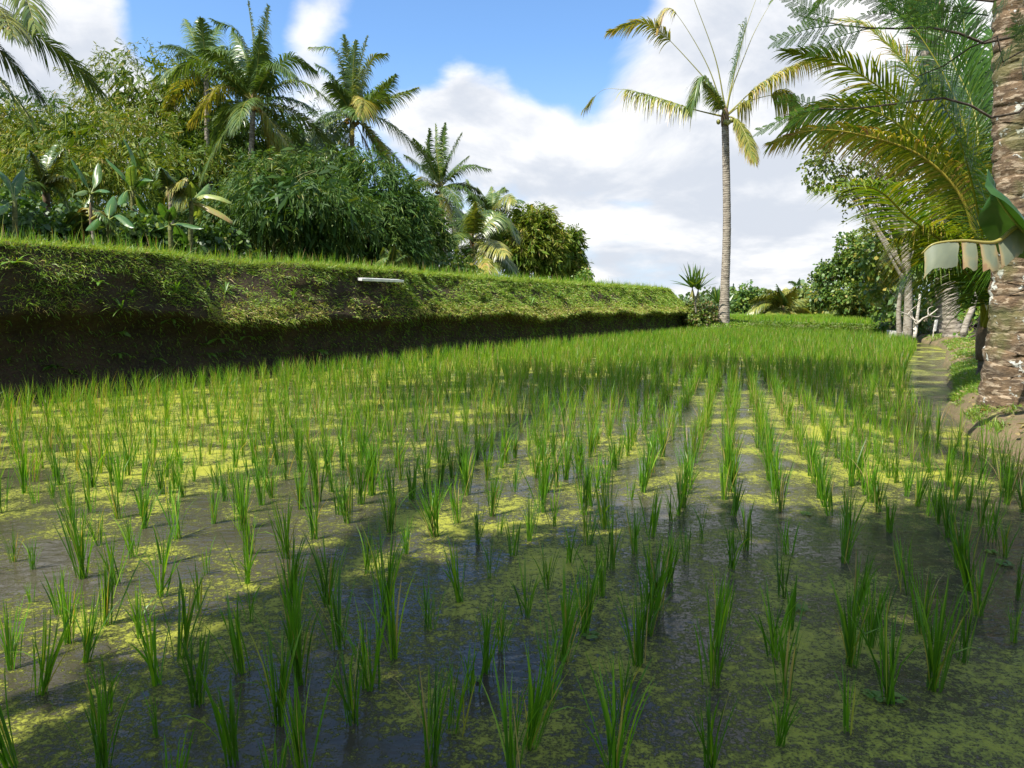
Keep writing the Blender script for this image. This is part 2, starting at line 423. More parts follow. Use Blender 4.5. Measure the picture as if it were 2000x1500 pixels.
# left terrace: high earth bank.  The path is the foot of the bank at the water.
BA, BB = np.array([-6.85, 9.5]), np.array([8.9, 36.2])
bdir = unit(BB - BA)
LPATH = spline(np.array([[*(BA - bdir * 22), 0], [*(BA - bdir * 8), 0], [*BA, 0], [-2.0, 18.2, 0], [*BB, 0], [9.75, 38.2, 0], [9.6, 41.5, 0], [8.8, 55, 0], [7.5, 95, 0]]), 420)
def ledge(xpx):   # how far the ledge juts out (m) along the bank
    return np.interp(xpx, [-400, 0, 330, 400, 430, 600, 640, 830, 880, 1100, 1350], [.16, .18, .22, .32, .95, .95, .42, .42, .80, .85, .95])
LW = 2.18
def left_terrace():
    n = len(LPATH)
    T = unit(np.gradient(LPATH, axis=0)); Nn = np.stack([T[:, 1], -T[:, 0], 0 * T[:, 0]], 1)
    prof = [(0.0, -.15)] + [(0, z) for z in np.linspace(0, 1.0, 12)] + [(1, z) for z in np.linspace(1.06, LW, 14)]
    rows = []
    for i in range(n):
        p = LPATH[i]; px = proj(p[None])[0][0] if p[1] > 3 else -400
        lg = float(ledge(px)); lz = 1.04 + .16 * mnoise.noise(Vector((p[0] * .4, p[1] * .4, 1))) + .10 * mnoise.noise(Vector((p[0] * 1.7, p[1] * 1.7, 4)))
        if px < 380: lz += .12
        row = []
        for k, (kind, z) in enumerate(prof):
            if kind == 0:      # undercut wall below the ledge
                u = max(z, 0) / 1.0
                off = -.16 - .24 * math.sin(u * 3) + .20 * max(0, u - .82) / .18
                zz = z * lz if z > 0 else z
            else:              # slope above
                u = (z - 1.06) / (LW - 1.06)
                off = .05 - lg * (u ** .85) - .10 * u
                zz = lz + .05 + (LW - lz - .05) * u
            q = p + Nn[i] * off; q = np.array([q[0], q[1], zz])
            a = .14 * nz(q, .9) + .11 * nz(q, 3.1, 5.) + .04 * nz(q, 8., 2.)
            q = q + Nn[i] * a * (1 if k > 0 else 0)
            if k == len(prof) - 1: q[2] += .03 * nz(q, 1.5, 3.)
            row.append(q)
        fz = float(np.interp(p[1], [36.4, 39.5], [1, .32]))
        for q in row: q[2] = q[2] * fz if q[2] > 0 else q[2]
        top = row[-1]
        for dx, dz in ((-.35, .05), (-.8, .02), (-2.5, -.02), (-8, 0), (-25, .1), (-140, .4)):
            row.append(np.array([top[0] + dx, top[1] + dx * -.05, LW * (fz if dx > -.5 else fz + (1 - fz) * min(1, (-dx - .5) / 2.)) + dz + (.03 * nz(top + dx, 1.) if dx > -3 else 0)]))
        rows.append(row)
    V = np.array(rows); n, k, _ = V.shape
    i = np.arange(n - 1)[:, None]; j = np.arange(k - 1)[None]
    f = np.stack([i * k + j, (i + 1) * k + j, (i + 1) * k + j + 1, i * k + j + 1], -1).reshape(-1, 4)
    m = MB(); m.add(V.reshape(-1, 3), f, 0.)
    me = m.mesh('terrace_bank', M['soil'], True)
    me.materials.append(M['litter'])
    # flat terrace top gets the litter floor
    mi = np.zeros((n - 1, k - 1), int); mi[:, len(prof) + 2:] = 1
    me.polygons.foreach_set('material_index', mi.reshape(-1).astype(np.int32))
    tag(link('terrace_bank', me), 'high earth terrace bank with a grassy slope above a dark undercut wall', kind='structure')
    return V, len(prof)
LBANK, LNP = left_terrace()

# right bank (low, grassy) with the path the palms stand on
REDGE = spline(np.array([[3.3, -9, 0], [3.6, 1.0, 0], [4.1, 4.4, 0], [4.42, 6.1, 0], [4.9, 7.6, 0], [5.6, 9.0, 0], [6.5, 10.4, 0], [9.6, 15.6, 0], [13.2, 21.6, 0], [14.6, 24.6, 0], [16.2, 29.2, 0], [18, 34, 0], [20, 60, 0], [24, 120, 0]]), 300)
def right_bank():
    T = unit(np.gradient(REDGE, axis=0)); Nn = np.stack([-T[:, 1], T[:, 0], 0 * T[:, 0]], 1)
    rows = []
    for p, nn in zip(REDGE, Nn):
        w = .09 * nz(p, 1.6, 2.) + .05 * nz(p, 5., 4.)
        row = []
        for off, z in ((.10, -.15), (.06, -.02), (.02, .05), (-.06, .13), (-.2, .2), (-.45, .25), (-.9, .28)):
            q = p + nn * (off + w); q = np.array([q[0], q[1], z + (.06 * nz(q + z, 4., 1.) + .03 * nz(q, 11., 6.)) * (z > 0)])
            row.append(q)
        t = row[-1]
        for dx, dz in ((.6, .01), (1.4, .02), (3., .05), (8, .15), (30, .5), (160, 1.2)):
            q = np.array([t[0] + dx, t[1] - dx * .1, .28 + dz]); q[2] += .04 * nz(q, 1.3) if dx < 9 else 0
            row.append(q)
        rows.append(row)
    V = np.array(rows); n, k, _ = V.shape
    i = np.arange(n - 1)[:, None]; j = np.arange(k - 1)[None]
    f = np.stack([i * k + j, i * k + j + 1, (i + 1) * k + j + 1, (i + 1) * k + j], -1).reshape(-1, 4)
    m = MB(); m.add(V.reshape(-1, 3), f, 0.)
    tag(m.build('path', M['path']), 'low muddy bank with trodden path beside the paddy', kind='structure')
right_bank()
def near_bank():
    m = MB(); xs = np.linspace(-16, 3.5, 80); rows = []
    for x in xs:
        e = 1.15 + .06 * nz((x, 0, 0), 1.7)
        rows.append([(x, e, -.1), (x, e - .06, .06), (x, e - .3, .12), (x, -1, .13), (x, -8, .2), (x, -60, .3)])
    V = np.array(rows); n, k, _ = V.shape
    i = np.arange(n - 1)[:, None]; j = np.arange(k - 1)[None]
    m.add(V.reshape(-1, 3), np.stack([i * k + j, i * k + j + 1, (i + 1) * k + j + 1, (i + 1) * k + j], -1).reshape(-1, 4)[:, ::-1], 0.)
    tag(m.build('bank', M['path']), 'low earth bank at the near edge of the paddy', kind='structure')
near_bank()
RFZ = .52
FEDGE = spline(np.array([[11.0, 38.5, 0], [12.4, 36.2, 0], [13.4, 33.6, 0], [14.4, 31.2, 0], [15.6, 30.0, 0], [16.4, 30.6, 0], [16.9, 33, 0]]), 60)
def raised_field():
    m = MB(); rows = []
    c = np.array([15., 38., 0])
    for p in FEDGE:
        o = unit((p - c) * np.array([1, 1, 0]))
        w = .1 * nz(p, 1.2)
        row = [np.array([*(p + o * (a + w))[:2], z]) for a, z in ((.25, -.12), (.2, .1), (.14, .3), (.05, .46), (-.1, RFZ), (-.5, RFZ + .01))]
        t = row[-1]
        row.append(np.array([t[0] + (16 - t[0]) * .2, t[1] + 12, RFZ])); row.append(np.array([10 + (t[0] - 10) * 3, t[1] + 45, RFZ + .1]))
        rows.append(row)
    V = np.array(rows); n, k, _ = V.shape
    i = np.arange(n - 1)[:, None]; j = np.arange(k - 1)[None]
    m.add(V.reshape(-1, 3), np.stack([i * k + j, (i + 1) * k + j, (i + 1) * k + j + 1, i * k + j + 1], -1).reshape(-1, 4), 0.)
    tag(m.build('terrain', M['ground']), 'raised rice field beyond the paddy with a grassy edge', kind='structure')
raised_field()
def mound():
    m = MB(); n, k = 36, 10; V = []
    c = np.array([10.6, 38.0]); 
    for i in range(n):
        a = 2 * math.pi * i / n
        for j in range(k):
            u = j / (k - 1); r = np.array([2.3, 3.4]) * u
            x, y = c[0] + math.cos(a) * r[0], c[1] + math.sin(a) * r[1]
            z = .78 * (1 - u * u) ** .8 if u < 1 else -.1
            V.append((x, y, z + .08 * nz((x, y, 0), 1.1)))
    i = np.arange(n)[:, None]; j = np.arange(k - 1)[None]; i2 = (i + 1) % n
    m.add(V, np.stack([i * k + j, i * k + j + 1, i2 * k + j + 1, i2 * k + j], -1).reshape(-1, 4), 0.)
    tag(m.build('hill', M['ground']), 'small grassy mound at the end of the terrace bank', kind='structure')
mound()

# ------------------------------------------------------------------ rice
def rice_blades(n, hgt, spread, seed, segs=5):
    """one hill of rice: narrow upright blades fanning from a tight base"""
    r = np.random.default_rng(seed)
    az = r.uniform(0, 2 * np.pi, n)
    tilt = np.abs(r.normal(0, spread, n)) * .58 + .03
    Ln = hgt * r.uniform(.62, 1.0, n) * (1 - .12 * tilt)
    odd = r.random(n) < .07
    curv = r.uniform(.05, .32, n) * (r.random(n) < .8) + tilt * .35 + odd * r.uniform(.5, 1.6, n)
    t = np.linspace(0, 1, segs + 1)[None, :]
    th = tilt[:, None] + curv[:, None] * t ** 2 * .9
    ds = Ln[:, None] / segs
    dr = np.cumsum(np.concatenate([np.zeros((n, 1)), np.sin(th[:, 1:]) * ds], 1), 1)
    dz = np.cumsum(np.concatenate([np.zeros((n, 1)), np.cos(th[:, 1:]) * ds], 1), 1)
    b = r.normal(0, .011, (n, 2))
    o = np.stack([np.cos(az), np.sin(az)], 1)
    Pc = np.stack([b[:, :1] + o[:, :1] * dr, b[:, 1:] + o[:, 1:] * dr, dz - .03], 2)
    wa = az + np.pi / 2 + r.normal(0, .7, n)
    w = np.interp(t[0], [0, .15, .45, .75, 1], [.55, .7, 1, .75, .05])
    W = np.stack([np.cos(wa), np.sin(wa), 0 * wa], 1)[:, None, :] * w[None, :, None] * r.uniform(.0024, .0047, n)[:, None, None]
    tint = np.clip(r.normal(.33, .2, n), 0, .88)  # low mean tint puts the foreground shade into the near plants' colour
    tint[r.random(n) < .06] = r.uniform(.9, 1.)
    return Pc, W, tint
RICE_ME = []
for k in range(16):
    m = MB()
    nb = [19, 25, 14, 29, 17, 12, 22, 20, 32, 10, 26, 15, 23, 19, 9, 28][k]
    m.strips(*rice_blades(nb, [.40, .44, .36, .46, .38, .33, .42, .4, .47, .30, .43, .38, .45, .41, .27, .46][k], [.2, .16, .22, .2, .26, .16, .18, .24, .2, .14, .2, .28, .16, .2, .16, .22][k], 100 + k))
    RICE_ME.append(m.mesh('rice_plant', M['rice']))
near = [(27,1097),(65,1112),(60,1177),(115,1200),(22,1308),(83,1355),(133,1257),(143,1050),(162,1128),(170,1293),(208,1222),(223,1143),(190,1066),(260,1088),(275,1247),(210,1393),(20,1499),(200,1507),(283,1032),(230,1013),(347,1053),(323,1102),(315,1165),(308,1337),(302,1440),(360,1283),(383,1377),(405,1120),(390,1193),(417,1023),(472,1035),(487,1082),(482,1140),(490,1213),(470,1315),(458,1490),(345,1540),(533,1555),(617,1053),(560,1090),(570,1163),(577,1240),(583,1337),(545,1413),(590,1510),(643,1180),(665,1267),
 (719,1120),(679,1022),(762,1040),(795,1082),(849,1048),(754,1200),(772,1285),(724,1343),(690,1413),(839,1230),(899,1175),(957,1130),(895,1022),(934,1063),(979,1043),(1000,1085),(1034,1057),(1070,1150),(1029,1203),(1082,1027),(1112,1100),(980,1272),(949,1313),(922,1353),(890,1430),(838,1502),(1034,1460),(1000,1530),(1075,1363),(1100,1290),(1142,1235),(1174,1163),(1197,1113),(1150,1065),(1237,1082),(1184,1033),(1247,1300),(1267,1240),(1285,1190),(1307,1137),(1272,1047),(1204,1505),(1214,1400),(1312,1020),
 (1337,1097),(1371,1062),(1457,1075),(1429,1110),(1414,1210),(1398,1262),(1392,1340),(1388,1502),(1512,1283),(1531,1167),(1539,1230),(1531,1360),(1524,1457),(1537,1083),(1656,1427),(1667,1197),(1661,1300),(1702,1263),(1650,1100),(1657,1050),(1734,1373),(1739,1040),(1761,1113),(1771,1160),(1801,1238),(1822,1347),(1834,1023),(1854,1050),(1877,1110),(1891,1153),(1881,1293),(1909,1202),(1961,1088),(1934,1058),(1982,1255),(1991,1173),(1919,1027)]
small = {(65,1112), (60,1177), (795,1082), (1982,1255), (1524,1457), (980,1272), (27,1097)}
pts = []
for (x, y) in near:
    g = G(x, y); pts.append((g[0], g[1], .68 if (x, y) in small else random.uniform(.92, 1.12)))
# planting grid further out, rows running towards column 1435 of the horizon
ra = math.atan(435 / F); ru = np.array([math.sin(ra), math.cos(ra)]); rv = np.array([math.cos(ra), -math.sin(ra)])
def left_of_right_edge(x, y):
    ex = np.interp(y, REDGE[:, 1], REDGE[:, 0]); return ex - x
grid = []
for i in range(-90, 60):
    for j in range(5, 190):
        q = ru * (j * .215) + rv * (i * .295)
        q = q + RNG.normal(0, .026 + .0035 * max(0, q[1] - 6), 2)
        x, y = q
        dl = (q - BA) @ np.array([bdir[1], -bdir[0]])
        if dl < .30 or y < 1.35 or y > 35.6: continue
        if left_of_right_edge(x, y) < (.35 if y < 9 else .55 + .35 * min(1, (y - 9) / 6)): continue
        if y > 29.4 and x > np.interp(y, FEDGE[::-1, 1], FEDGE[::-1, 0]) - .5 and y > 30: continue
        if y > 33 and ((x - 10.6) / 2.3) ** 2 + ((y - 38) / 3.4) ** 2 < 1.05: continue
        px, py = proj(np.array([x, y, 0.]))
        if py > 1010 and -25 < px < 2040: continue
        if RNG.random() < .05: continue
        grid.append((x, y, RNG.uniform(.88, 1.18) + .14 * min(1, max(0, (y - 9) / 9))))
grid.sort(key=lambda g: math.hypot(g[0], g[1]) if abs(g[0]) < .74 * g[1] else 1e3 + g[1])
n_ind = 300 - len(pts)
ind = pts + grid[:n_ind]
for k, (x, y, s) in enumerate(ind):
    vi = (k * 7 + k // 16) % 16
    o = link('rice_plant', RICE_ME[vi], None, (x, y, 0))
    s = s * random.uniform(.74, 1.0)
    o.scale = (s, s, s); o.rotation_euler = (random.gauss(0, .07), random.gauss(0, .07), random.uniform(0, 6.28))
    sparse, bushy = vi in (5, 9, 14, 2, 11), vi in (3, 8, 10, 15, 1)
    dl = (np.array([x, y]) - BA) @ np.array([bdir[1], -bdir[0]]); dr = left_of_right_edge(x, y)
    where = 'near the foot of the terrace bank' if dl < 4.5 else ('in the rows beside the low muddy bank' if dr < 2.2 else 'in the open middle rows')
    look = 'thin rice plant with few blades' if sparse else ('bushy rice plant with many blades' if bushy else 'upright rice plant with a fan of blades')
    tag(o, look + ' ' + where, 'rice plant', 'young rice plants: ' + look.split(' with')[0] + ' ' + where)
def rice_mass(name, places, label, nb=16, segs=3, z=0., hs=1.):
    vs = [rice_blades(nb, .43 * hs, .19, 300 + k, segs) for k in range(14)]
    m = MB()
    places = np.array(places)
    pick = RNG.integers(0, 14, len(places)); rot = RNG.uniform(0, 6.28, len(places))
    for k in range(14):
        sel = np.where(pick == k)[0]
        if not len(sel): continue
        Pc, W, t = vs[k]
        c, s = np.cos(rot[sel]), np.sin(rot[sel])
        R = np.stack([np.stack([c, -s, 0 * c], 1), np.stack([s, c, 0 * c], 1), np.stack([0 * c, 0 * c, 1 + 0 * c], 1)], 1)
        sc = places[sel, 2][:, None, None, None]
        off = np.concatenate([places[sel, :2], np.full((len(sel), 1), z)], 1)
        dist = np.clip(places[sel, 1] / 9, 1, 2.6)[:, None, None, None]
        A = np.einsum('nij,bkj->nbki', R, Pc) * sc + off[:, None, None, :]
        B = np.einsum('nij,bkj->nbki', R, W) * sc * .8 * dist ** .5
        tt = np.clip(np.tile(t, (len(sel), 1)) + .27 + RNG.normal(0, .08, (len(sel), 1)), 0, 1)  # massed rice tinted brighter, standing in for stronger sunlight further out
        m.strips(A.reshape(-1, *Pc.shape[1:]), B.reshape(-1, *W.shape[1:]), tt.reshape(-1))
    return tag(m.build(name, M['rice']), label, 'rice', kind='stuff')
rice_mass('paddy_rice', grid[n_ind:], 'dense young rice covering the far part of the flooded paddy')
print('rice', len(ind), len(grid) - n_ind)
# rice on the terrace top and on the raised field
tp = []
for i in range(-20, 260):
    for j in range(0, 16):
        s = -6 + i * .19
        b = BA + bdir * s; nin = np.array([-bdir[1], bdir[0]])
        q = b + nin * (.62 + float(ledge(proj(np.array([b[0], max(b[1], 4), 0.]))[0])) + j * .42 + RNG.normal(0, .06)) + RNG.normal(0, .05, 2)
        if q[1] > 38: continue
        tp.append((q[0], q[1], RNG.uniform(.8, 1.15)))
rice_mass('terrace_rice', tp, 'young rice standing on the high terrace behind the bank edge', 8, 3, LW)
rf = []
for y in np.arange(30.6, 60, .42):
    for x in np.arange(9, 34, .26):
        q = np.array([x, y]) + RNG.normal(0, .06, 2)
        fy = np.interp(q[0], FEDGE[:45, 0], FEDGE[:45, 1])
        if q[0] > 16.2 + (q[1] - 30) * .33 or q[1] < fy + .35 or q[0] < 11.2 + max(0, (q[1] - 40)) * .05: continue
        rf.append((q[0], q[1], RNG.uniform(.8, 1.1)))
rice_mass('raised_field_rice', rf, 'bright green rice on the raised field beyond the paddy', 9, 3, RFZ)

# ------------------------------------------------------------------ grass on the banks
def blades(m, B, L, D, w, t, droop=.4, segs=3):
    """grass blades: bases B, lengths L, directions D"""
    n = len(B); s = np.linspace(0, 1, segs + 1)[None, :, None]
    Pc = B[:, None] + D[:, None] * L[:, None, None] * s - Z * (droop * L)[:, None, None] * s ** 2
    wd = unit(np.cross(D, unit(RNG.normal(0, 1, (n, 3)))))
    pr = np.interp(s[0, :, 0], [0, .4, 1], [.7, 1, .05])
    m.strips(Pc, wd[:, None] * pr[None, :, None] * w[:, None, None], t)
def left_grass():
    nb, npf = LNP, LBANK.shape[1]
    dist = np.hypot(LBANK[:, 0, 0], LBANK[:, 0, 1])
    vis = np.where((LBANK[:, 0, 1] > 4) & (LBANK[:, 0, 1] < 44))[0][:-1]
    seg = np.linalg.norm(np.diff(LBANK[:, 12], axis=0), axis=1)
    pr = seg[vis]; pr = pr / pr.sum()
    def samp(n, j0, j1, bias=None):
        i = RNG.choice(vis, n, p=pr); u = RNG.random(n); j = RNG.integers(j0, j1, n); v = RNG.random(n)
        a = LBANK[i, j] * (1 - u)[:, None] + LBANK[i + 1, j] * u[:, None]
        b = LBANK[i, j + 1] * (1 - u)[:, None] + LBANK[i + 1, j + 1] * u[:, None]
        return a * (1 - v)[:, None] + b * v[:, None], i
    T = unit(np.gradient(LPATH, axis=0)); Nn = np.stack([T[:, 1], -T[:, 0], 0 * T[:, 0]], 1)
    m = MB()
    # fringe along the top edge
    n = 46000; B, i = samp(n, nb - 2, nb + 2)
    D = unit(Z * 1.0 + Nn[i] * RNG.uniform(-.2, .8, (n, 1)) + RNG.normal(0, .35, (n, 3)))
    far = np.clip(dist[i] / 14, .8, 2.4)
    blades(m, B, RNG.uniform(.06, .19, n) * (1 + .7 * (RNG.random(n) < .12)), D, RNG.uniform(.003, .005, n) * far, np.clip(RNG.normal(.68, .16, n), 0, .95), .35, 2)
    # upper slope: patchy turf and herbs
    n = 90000; B, i = samp(n, 13, nb - 1)
    keep = np.array([mnoise.noise(Vector(b * .9)) + .55 * mnoise.noise(Vector(b * 3.3)) for b in B])
    thr = np.interp(proj(B)[0], [0, 400, 430, 600, 640, 830, 880, 1350], [.26, .18, .0, .0, .06, .06, -.14, -.2])
    pk = 1 / (1 + np.exp(-(keep - thr + .75 * np.clip((B[:, 2] - 1.8) / .25, 0, 1)) / .13))
    k = RNG.random(n) < np.clip(pk, .10, .92)
    B, i = B[k], i[k]; n = len(B)
    D = unit(Z * .6 + Nn[i] * .9 + RNG.normal(0, .5, (n, 3)))
    far = np.clip(dist[i] / 14, .8, 2.4)
    dry = (B[:, 2] < 1.32) * .22
    blades(m, B, RNG.uniform(.04, .14, n), D, RNG.uniform(.003, .008, n) * far, np.clip(RNG.normal(.6, .22, n) + dry, 0, 1), .55, 2)
    # dry thatch on the ledge
    n = 34000; B, i = samp(n, 11, 17)
    k = ledge(proj(B)[0]) > .42; B, i = B[k], i[k]; n = len(B)
    D = unit(Z * .5 + Nn[i] * .7 + RNG.normal(0, .7, (n, 3))); far = np.clip(dist[i] / 14, .8, 2.4)
    blades(m, B, RNG.uniform(.04, .11, n), D, RNG.uniform(.003, .006, n) * far, np.clip(RNG.normal(.86, .12, n), 0, 1), .5, 2)
    # sparse small leaves on the undercut wall
    n = 14000; B, i = samp(n, 1, 13)
    D = unit(-Z * .15 + Nn[i] * .9 + RNG.normal(0, .5, (n, 3))); far = np.clip(dist[i] / 14, .8, 2.)
    blades(m, B, RNG.uniform(.03, .09, n), D, RNG.uniform(.004, .010, n) * far, np.clip(RNG.normal(.35, .2, n), 0, 1), .5, 2)
    # seeding stalks on the skyline
    n = 260; B, i = samp(n, nb - 1, nb + 1); k = (proj(B)[0] > 1100) | (RNG.random(n) < .12); B, i = B[k], i[k]; n = len(B)
    D = unit(Z + RNG.normal(0, .2, (n, 3)))
    blades(m, B, RNG.uniform(.25, .6, n), D, np.full(n, .004), np.full(n, .9), .15, 3)
    tag(m.build('bank_grass', M['grass']), 'short grass and small leaves growing over the terrace bank', 'grass', kind='stuff')
left_grass()
def patch_grass(name, label, n, fn, lo, hi, w, mat='grass', up=1., tint=.5, far=14, sd=.45):
    B = np.array([fn() for _ in range(n)]); m = MB()
    D = unit(Z * up + RNG.normal(0, sd, (n, 3)))
    f = np.clip(np.hypot(B[:, 0], B[:, 1]) / far, .8, 3)
    blades(m, B, RNG.uniform(lo, hi, n), D, RNG.uniform(w * .6, w, n) * f, np.clip(RNG.normal(tint, .2, n), 0, 1), .5, 2 if far < 30 else 3)
    tag(m.build(name, M[mat]), label, 'grass', kind='stuff')
def rb_pt():
    while True:
        y = random.uniform(5.0, 27) if random.random() < .6 else random.uniform(5.4, 13)
        x = np.interp(y, REDGE[:, 1], REDGE[:, 0]) + abs(random.gauss(0, 1)) * (1.0 if y < 14 else 2.0) + .02
        v = mnoise.noise(Vector((x * .8, y * .8, 3))) + .5 * mnoise.noise(Vector((x * 2.7, y * 2.7, 8)))
        lim = -.12 if y > 8.6 else .0
        if v > lim - (.35 if 8.8 < y < 13 else 0):
            return (x, y, float(np.interp((x - np.interp(y, REDGE[:, 1], REDGE[:, 0])) * .87, [0, .06, .2, .45, .9, 1.5, 2.3, 3.9, 9], [.05, .13, .2, .25, .28, .29, .30, .33, .43])))
patch_grass('bank_grass', 'tufts of short grass on the low bank around the thick palm trunk', 36000, rb_pt, .05, .19, .006)
def nb_pt():
    while True:
        y = random.uniform(4.2, 9.6); x = np.interp(y, REDGE[:, 1], REDGE[:, 0]) + random.uniform(.03, 2.4)
        if mnoise.noise(Vector((x * 1.3, y * 1.3, 5))) + .6 * mnoise.noise(Vector((x * 4, y * 4, 1))) > .02:
            return (x, y, float(np.interp((x - np.interp(y, REDGE[:, 1], REDGE[:, 0])) * .87, [0, .06, .2, .45, .9, 1.5, 2.3], [.06, .13, .2, .25, .28, .29, .30])))
patch_grass('path_edge_grass', 'thin creeping grass on the bare soil beside the thick trunk', 15000, nb_pt, .03, .10, .004, tint=.66, far=8)
def litter():
    n = 2600; B = []
    while len(B) < n:
        y = random.uniform(4.2, 24); o = abs(random.gauss(0, 1.3)) + .08
        B.append((np.interp(y, REDGE[:, 1], REDGE[:, 0]) + o, y, float(np.interp(o * .87, [0, .06, .2, .45, .9, 1.5, 2.3, 3.9, 9], [.06, .14, .21, .26, .29, .305, .32, .35, .45])) + .012))
    B = np.array(B); m = MB(); a = RNG.uniform(0, 6.28, n); D = np.stack([np.cos(a), np.sin(a), RNG.normal(.1, .25, n)], 1)
    L = RNG.uniform(.02, .11, n); t = np.linspace(0, 1, 4)[None, :, None]
    W = np.stack([-np.sin(a), np.cos(a), RNG.normal(0, .4, n)], 1)[:, None] * np.array([.2, 1, .8, .1])[None, :, None] * (L * .2)[:, None, None]
    m.strips(B[:, None] + D[:, None] * L[:, None, None] * t + Z * (L * .35)[:, None, None] * t * (1 - t), W, np.clip(RNG.normal(.97, .05, n), 0, 1))
    tag(m.build('leaf_litter', M['herb']), 'dry brown leaf scraps scattered along the path', 'leaf litter', kind='stuff')
litter()
def hill_pt():
    a = random.uniform(0, 6.28); u = math.sqrt(random.random()); x, y = 10.6 + 2.3 * u * math.cos(a), 38 + 3.4 * u * math.sin(a)
    return (x, y, .76 * max(0, 1 - u * u) ** .8 - .02)
patch_grass('mound_grass', 'bright weeds and grass covering the mound under the tall palm', 9000, hill_pt, .10, .34, .012, tint=.55)
def fe_pt():
    i = random.randrange(0, 59); u = random.random(); p = FEDGE[i] * (1 - u) + FEDGE[i + 1] * u
    o = unit((p - np.array([15., 38., 0])) * np.array([1, 1, 0])); h = random.random()
    q = p + o * (.26 - .4 * h ** 2); return (q[0], q[1], RFZ * h + .02)
patch_grass('field_edge_grass', 'clipped grass on the edge of the raised field', 16000, fe_pt, .08, .26, .010, tint=.5)

# ------------------------------------------------------------------ palms
def frond_mesh(path, Lf, n, rng, ranges=((.16, 1.),), droop=.5, w=.02, tint=.4, tsd=.1, side=None, r0=.035, tip_t=None, vup=.25, ns=40, petiole_t=.78):
    c = spline(path, ns)
    T = unit(np.gradient(c, axis=0))
    h = (c[-1] - c[0]) * np.array([1, 1, 0])
    if side is None:
        side = unit(np.cross(h, Z)) if np.linalg.norm(h) > .6 else unit(np.array([1., rng.normal(0, .6), 0.]))
    S = unit(side - (T @ side)[:, None] * T); Nn = np.cross(S, T)
    if Nn[ns // 2, 2] < 0: Nn = -Nn
    roll = rng.normal(0, .55) * np.linspace(.4, 1.3, ns)[:, None]
    S, Nn = S * np.cos(roll) + Nn * np.sin(roll), Nn * np.cos(roll) - S * np.sin(roll)
    m = MB()
    ss = np.linspace(.12, 1, n); ok = np.zeros(n, bool)
    for a, b in ranges: ok |= (ss >= a) & (ss <= b)
    ss = ss[ok]
    u = np.arange(ns) / (ns - 1)
    def at(A): return np.stack([np.interp(ss, u, A[:, k]) for k in range(3)], 1)
    p0, t0, s0, n0 = at(c), unit(at(T)), unit(at(S)), unit(at(Nn))
    prof = np.interp(ss, [.1, .25, .5, .8, 1.], [.55, .85, 1., .72, .30])
    for sg in (-1, 1):
        k = len(ss)
        a = np.interp(ss, [0, .5, 1], [.2, .5, 1.15]) + rng.normal(0, .10, k)
        D = unit(s0 * sg * np.cos(a)[:, None] + t0 * np.sin(a)[:, None] + n0 * (vup + rng.normal(0, .08, k))[:, None])
        L = Lf * prof * rng.uniform(.82, 1.1, k)
        s = np.linspace(0, 1, 5)[None, :, None]
        dr = droop * rng.uniform(.7, 1.3, k)
        Pc = p0[:, None] + D[:, None] * L[:, None, None] * (s - .18 * dr[:, None, None] * s ** 2) - Z * (dr * L)[:, None, None] * s ** 2
        wd = unit(np.cross(D, n0) + rng.normal(0, .12, (k, 3)))
        wp = np.array([.6, 1., .95, .6, .06])
        tt = np.clip(tint + rng.normal(0, tsd, k), 0, 1)
        tt = np.repeat(tt[:, None], 5, 1)
        if tip_t is not None:
            tt = np.clip(tt + (tip_t - tint) * np.array([0, .05, .2, .6, 1.])[None, :], 0, 1)
        m.strips(Pc, wd[:, None] * wp[None, :, None] * w, tt)
    m.tube(c, r0 * np.interp(u, [0, .12, .4, 1], [1.6, 1., .6, .12]), 5, petiole_t)
    return m
def trunk_mesh(base, top, r0, r1, flare=1.5, bend=(0, 0), rings=60, sides=14, ringamp=.03, seed=0, sink=.15):
    base = np.asarray(base, float); top = np.asarray(top, float)
    mid = (base + top) / 2 + np.array([bend[0], bend[1], 0])
    low = base - np.array([0, 0, sink])
    c = spline([low, base + (mid - base) * .3, mid, top], rings * 3)
    u = np.linspace(0, 1, len(c))
    r = r0 + (r1 - r0) * u ** .8
    r = r * (1 + (flare - 1) * np.exp(-u * 9))
    k = np.arange(len(c)) % 3
    if rings > 99: c = c + np.stack([.012 * np.sin(np.arange(len(c)) * .9), .012 * np.cos(np.arange(len(c)) * .7), 0 * u], 1)
    rng = np.random.default_rng(seed)
    jig = np.repeat(rng.uniform(.4, 1.5, rings), 3)
    r = r * (1 + ringamp * jig * np.where(k == 0, 1., np.where(k == 1, .2, -.9)))
    t = np.where(k == 2, .75, np.where(k == 0, .0, .12)) * np.repeat(rng.uniform(.3, 1., rings), 3)
    m = MB(); m.tube(c, r, sides, t)
    v = m.v[0]
    for q in range(len(v)):
        ax = c[q // sides]; d = v[q] - ax
        v[q] = ax + d * (1 + .05 * nz(v[q], 3.5, seed))
    return m
def nuts(root, crown, n, rng, mat='nut', r=.11, spread=.33, down=.35):
    for _ in range(n):
        a = rng.uniform(0, 6.28); p = crown + np.array([math.cos(a) * spread, math.sin(a) * spread, -down + rng.uniform(-.15, .12)])
        m = MB(); th = np.linspace(-1, 1, 8)
        ang = rng.normal(0, .3, 2)
        ax = unit(np.array([ang[0], ang[1], 1.]))
        m.tube(p + ax * (th * r * 1.2)[:, None], r * np.sqrt(np.maximum(0.02, 1 - th ** 2)) * np.interp(th, [-1, 0, 1], [.9, 1, .95]), 9, .5)
        m.build('coconut', M[mat], root, org=p)
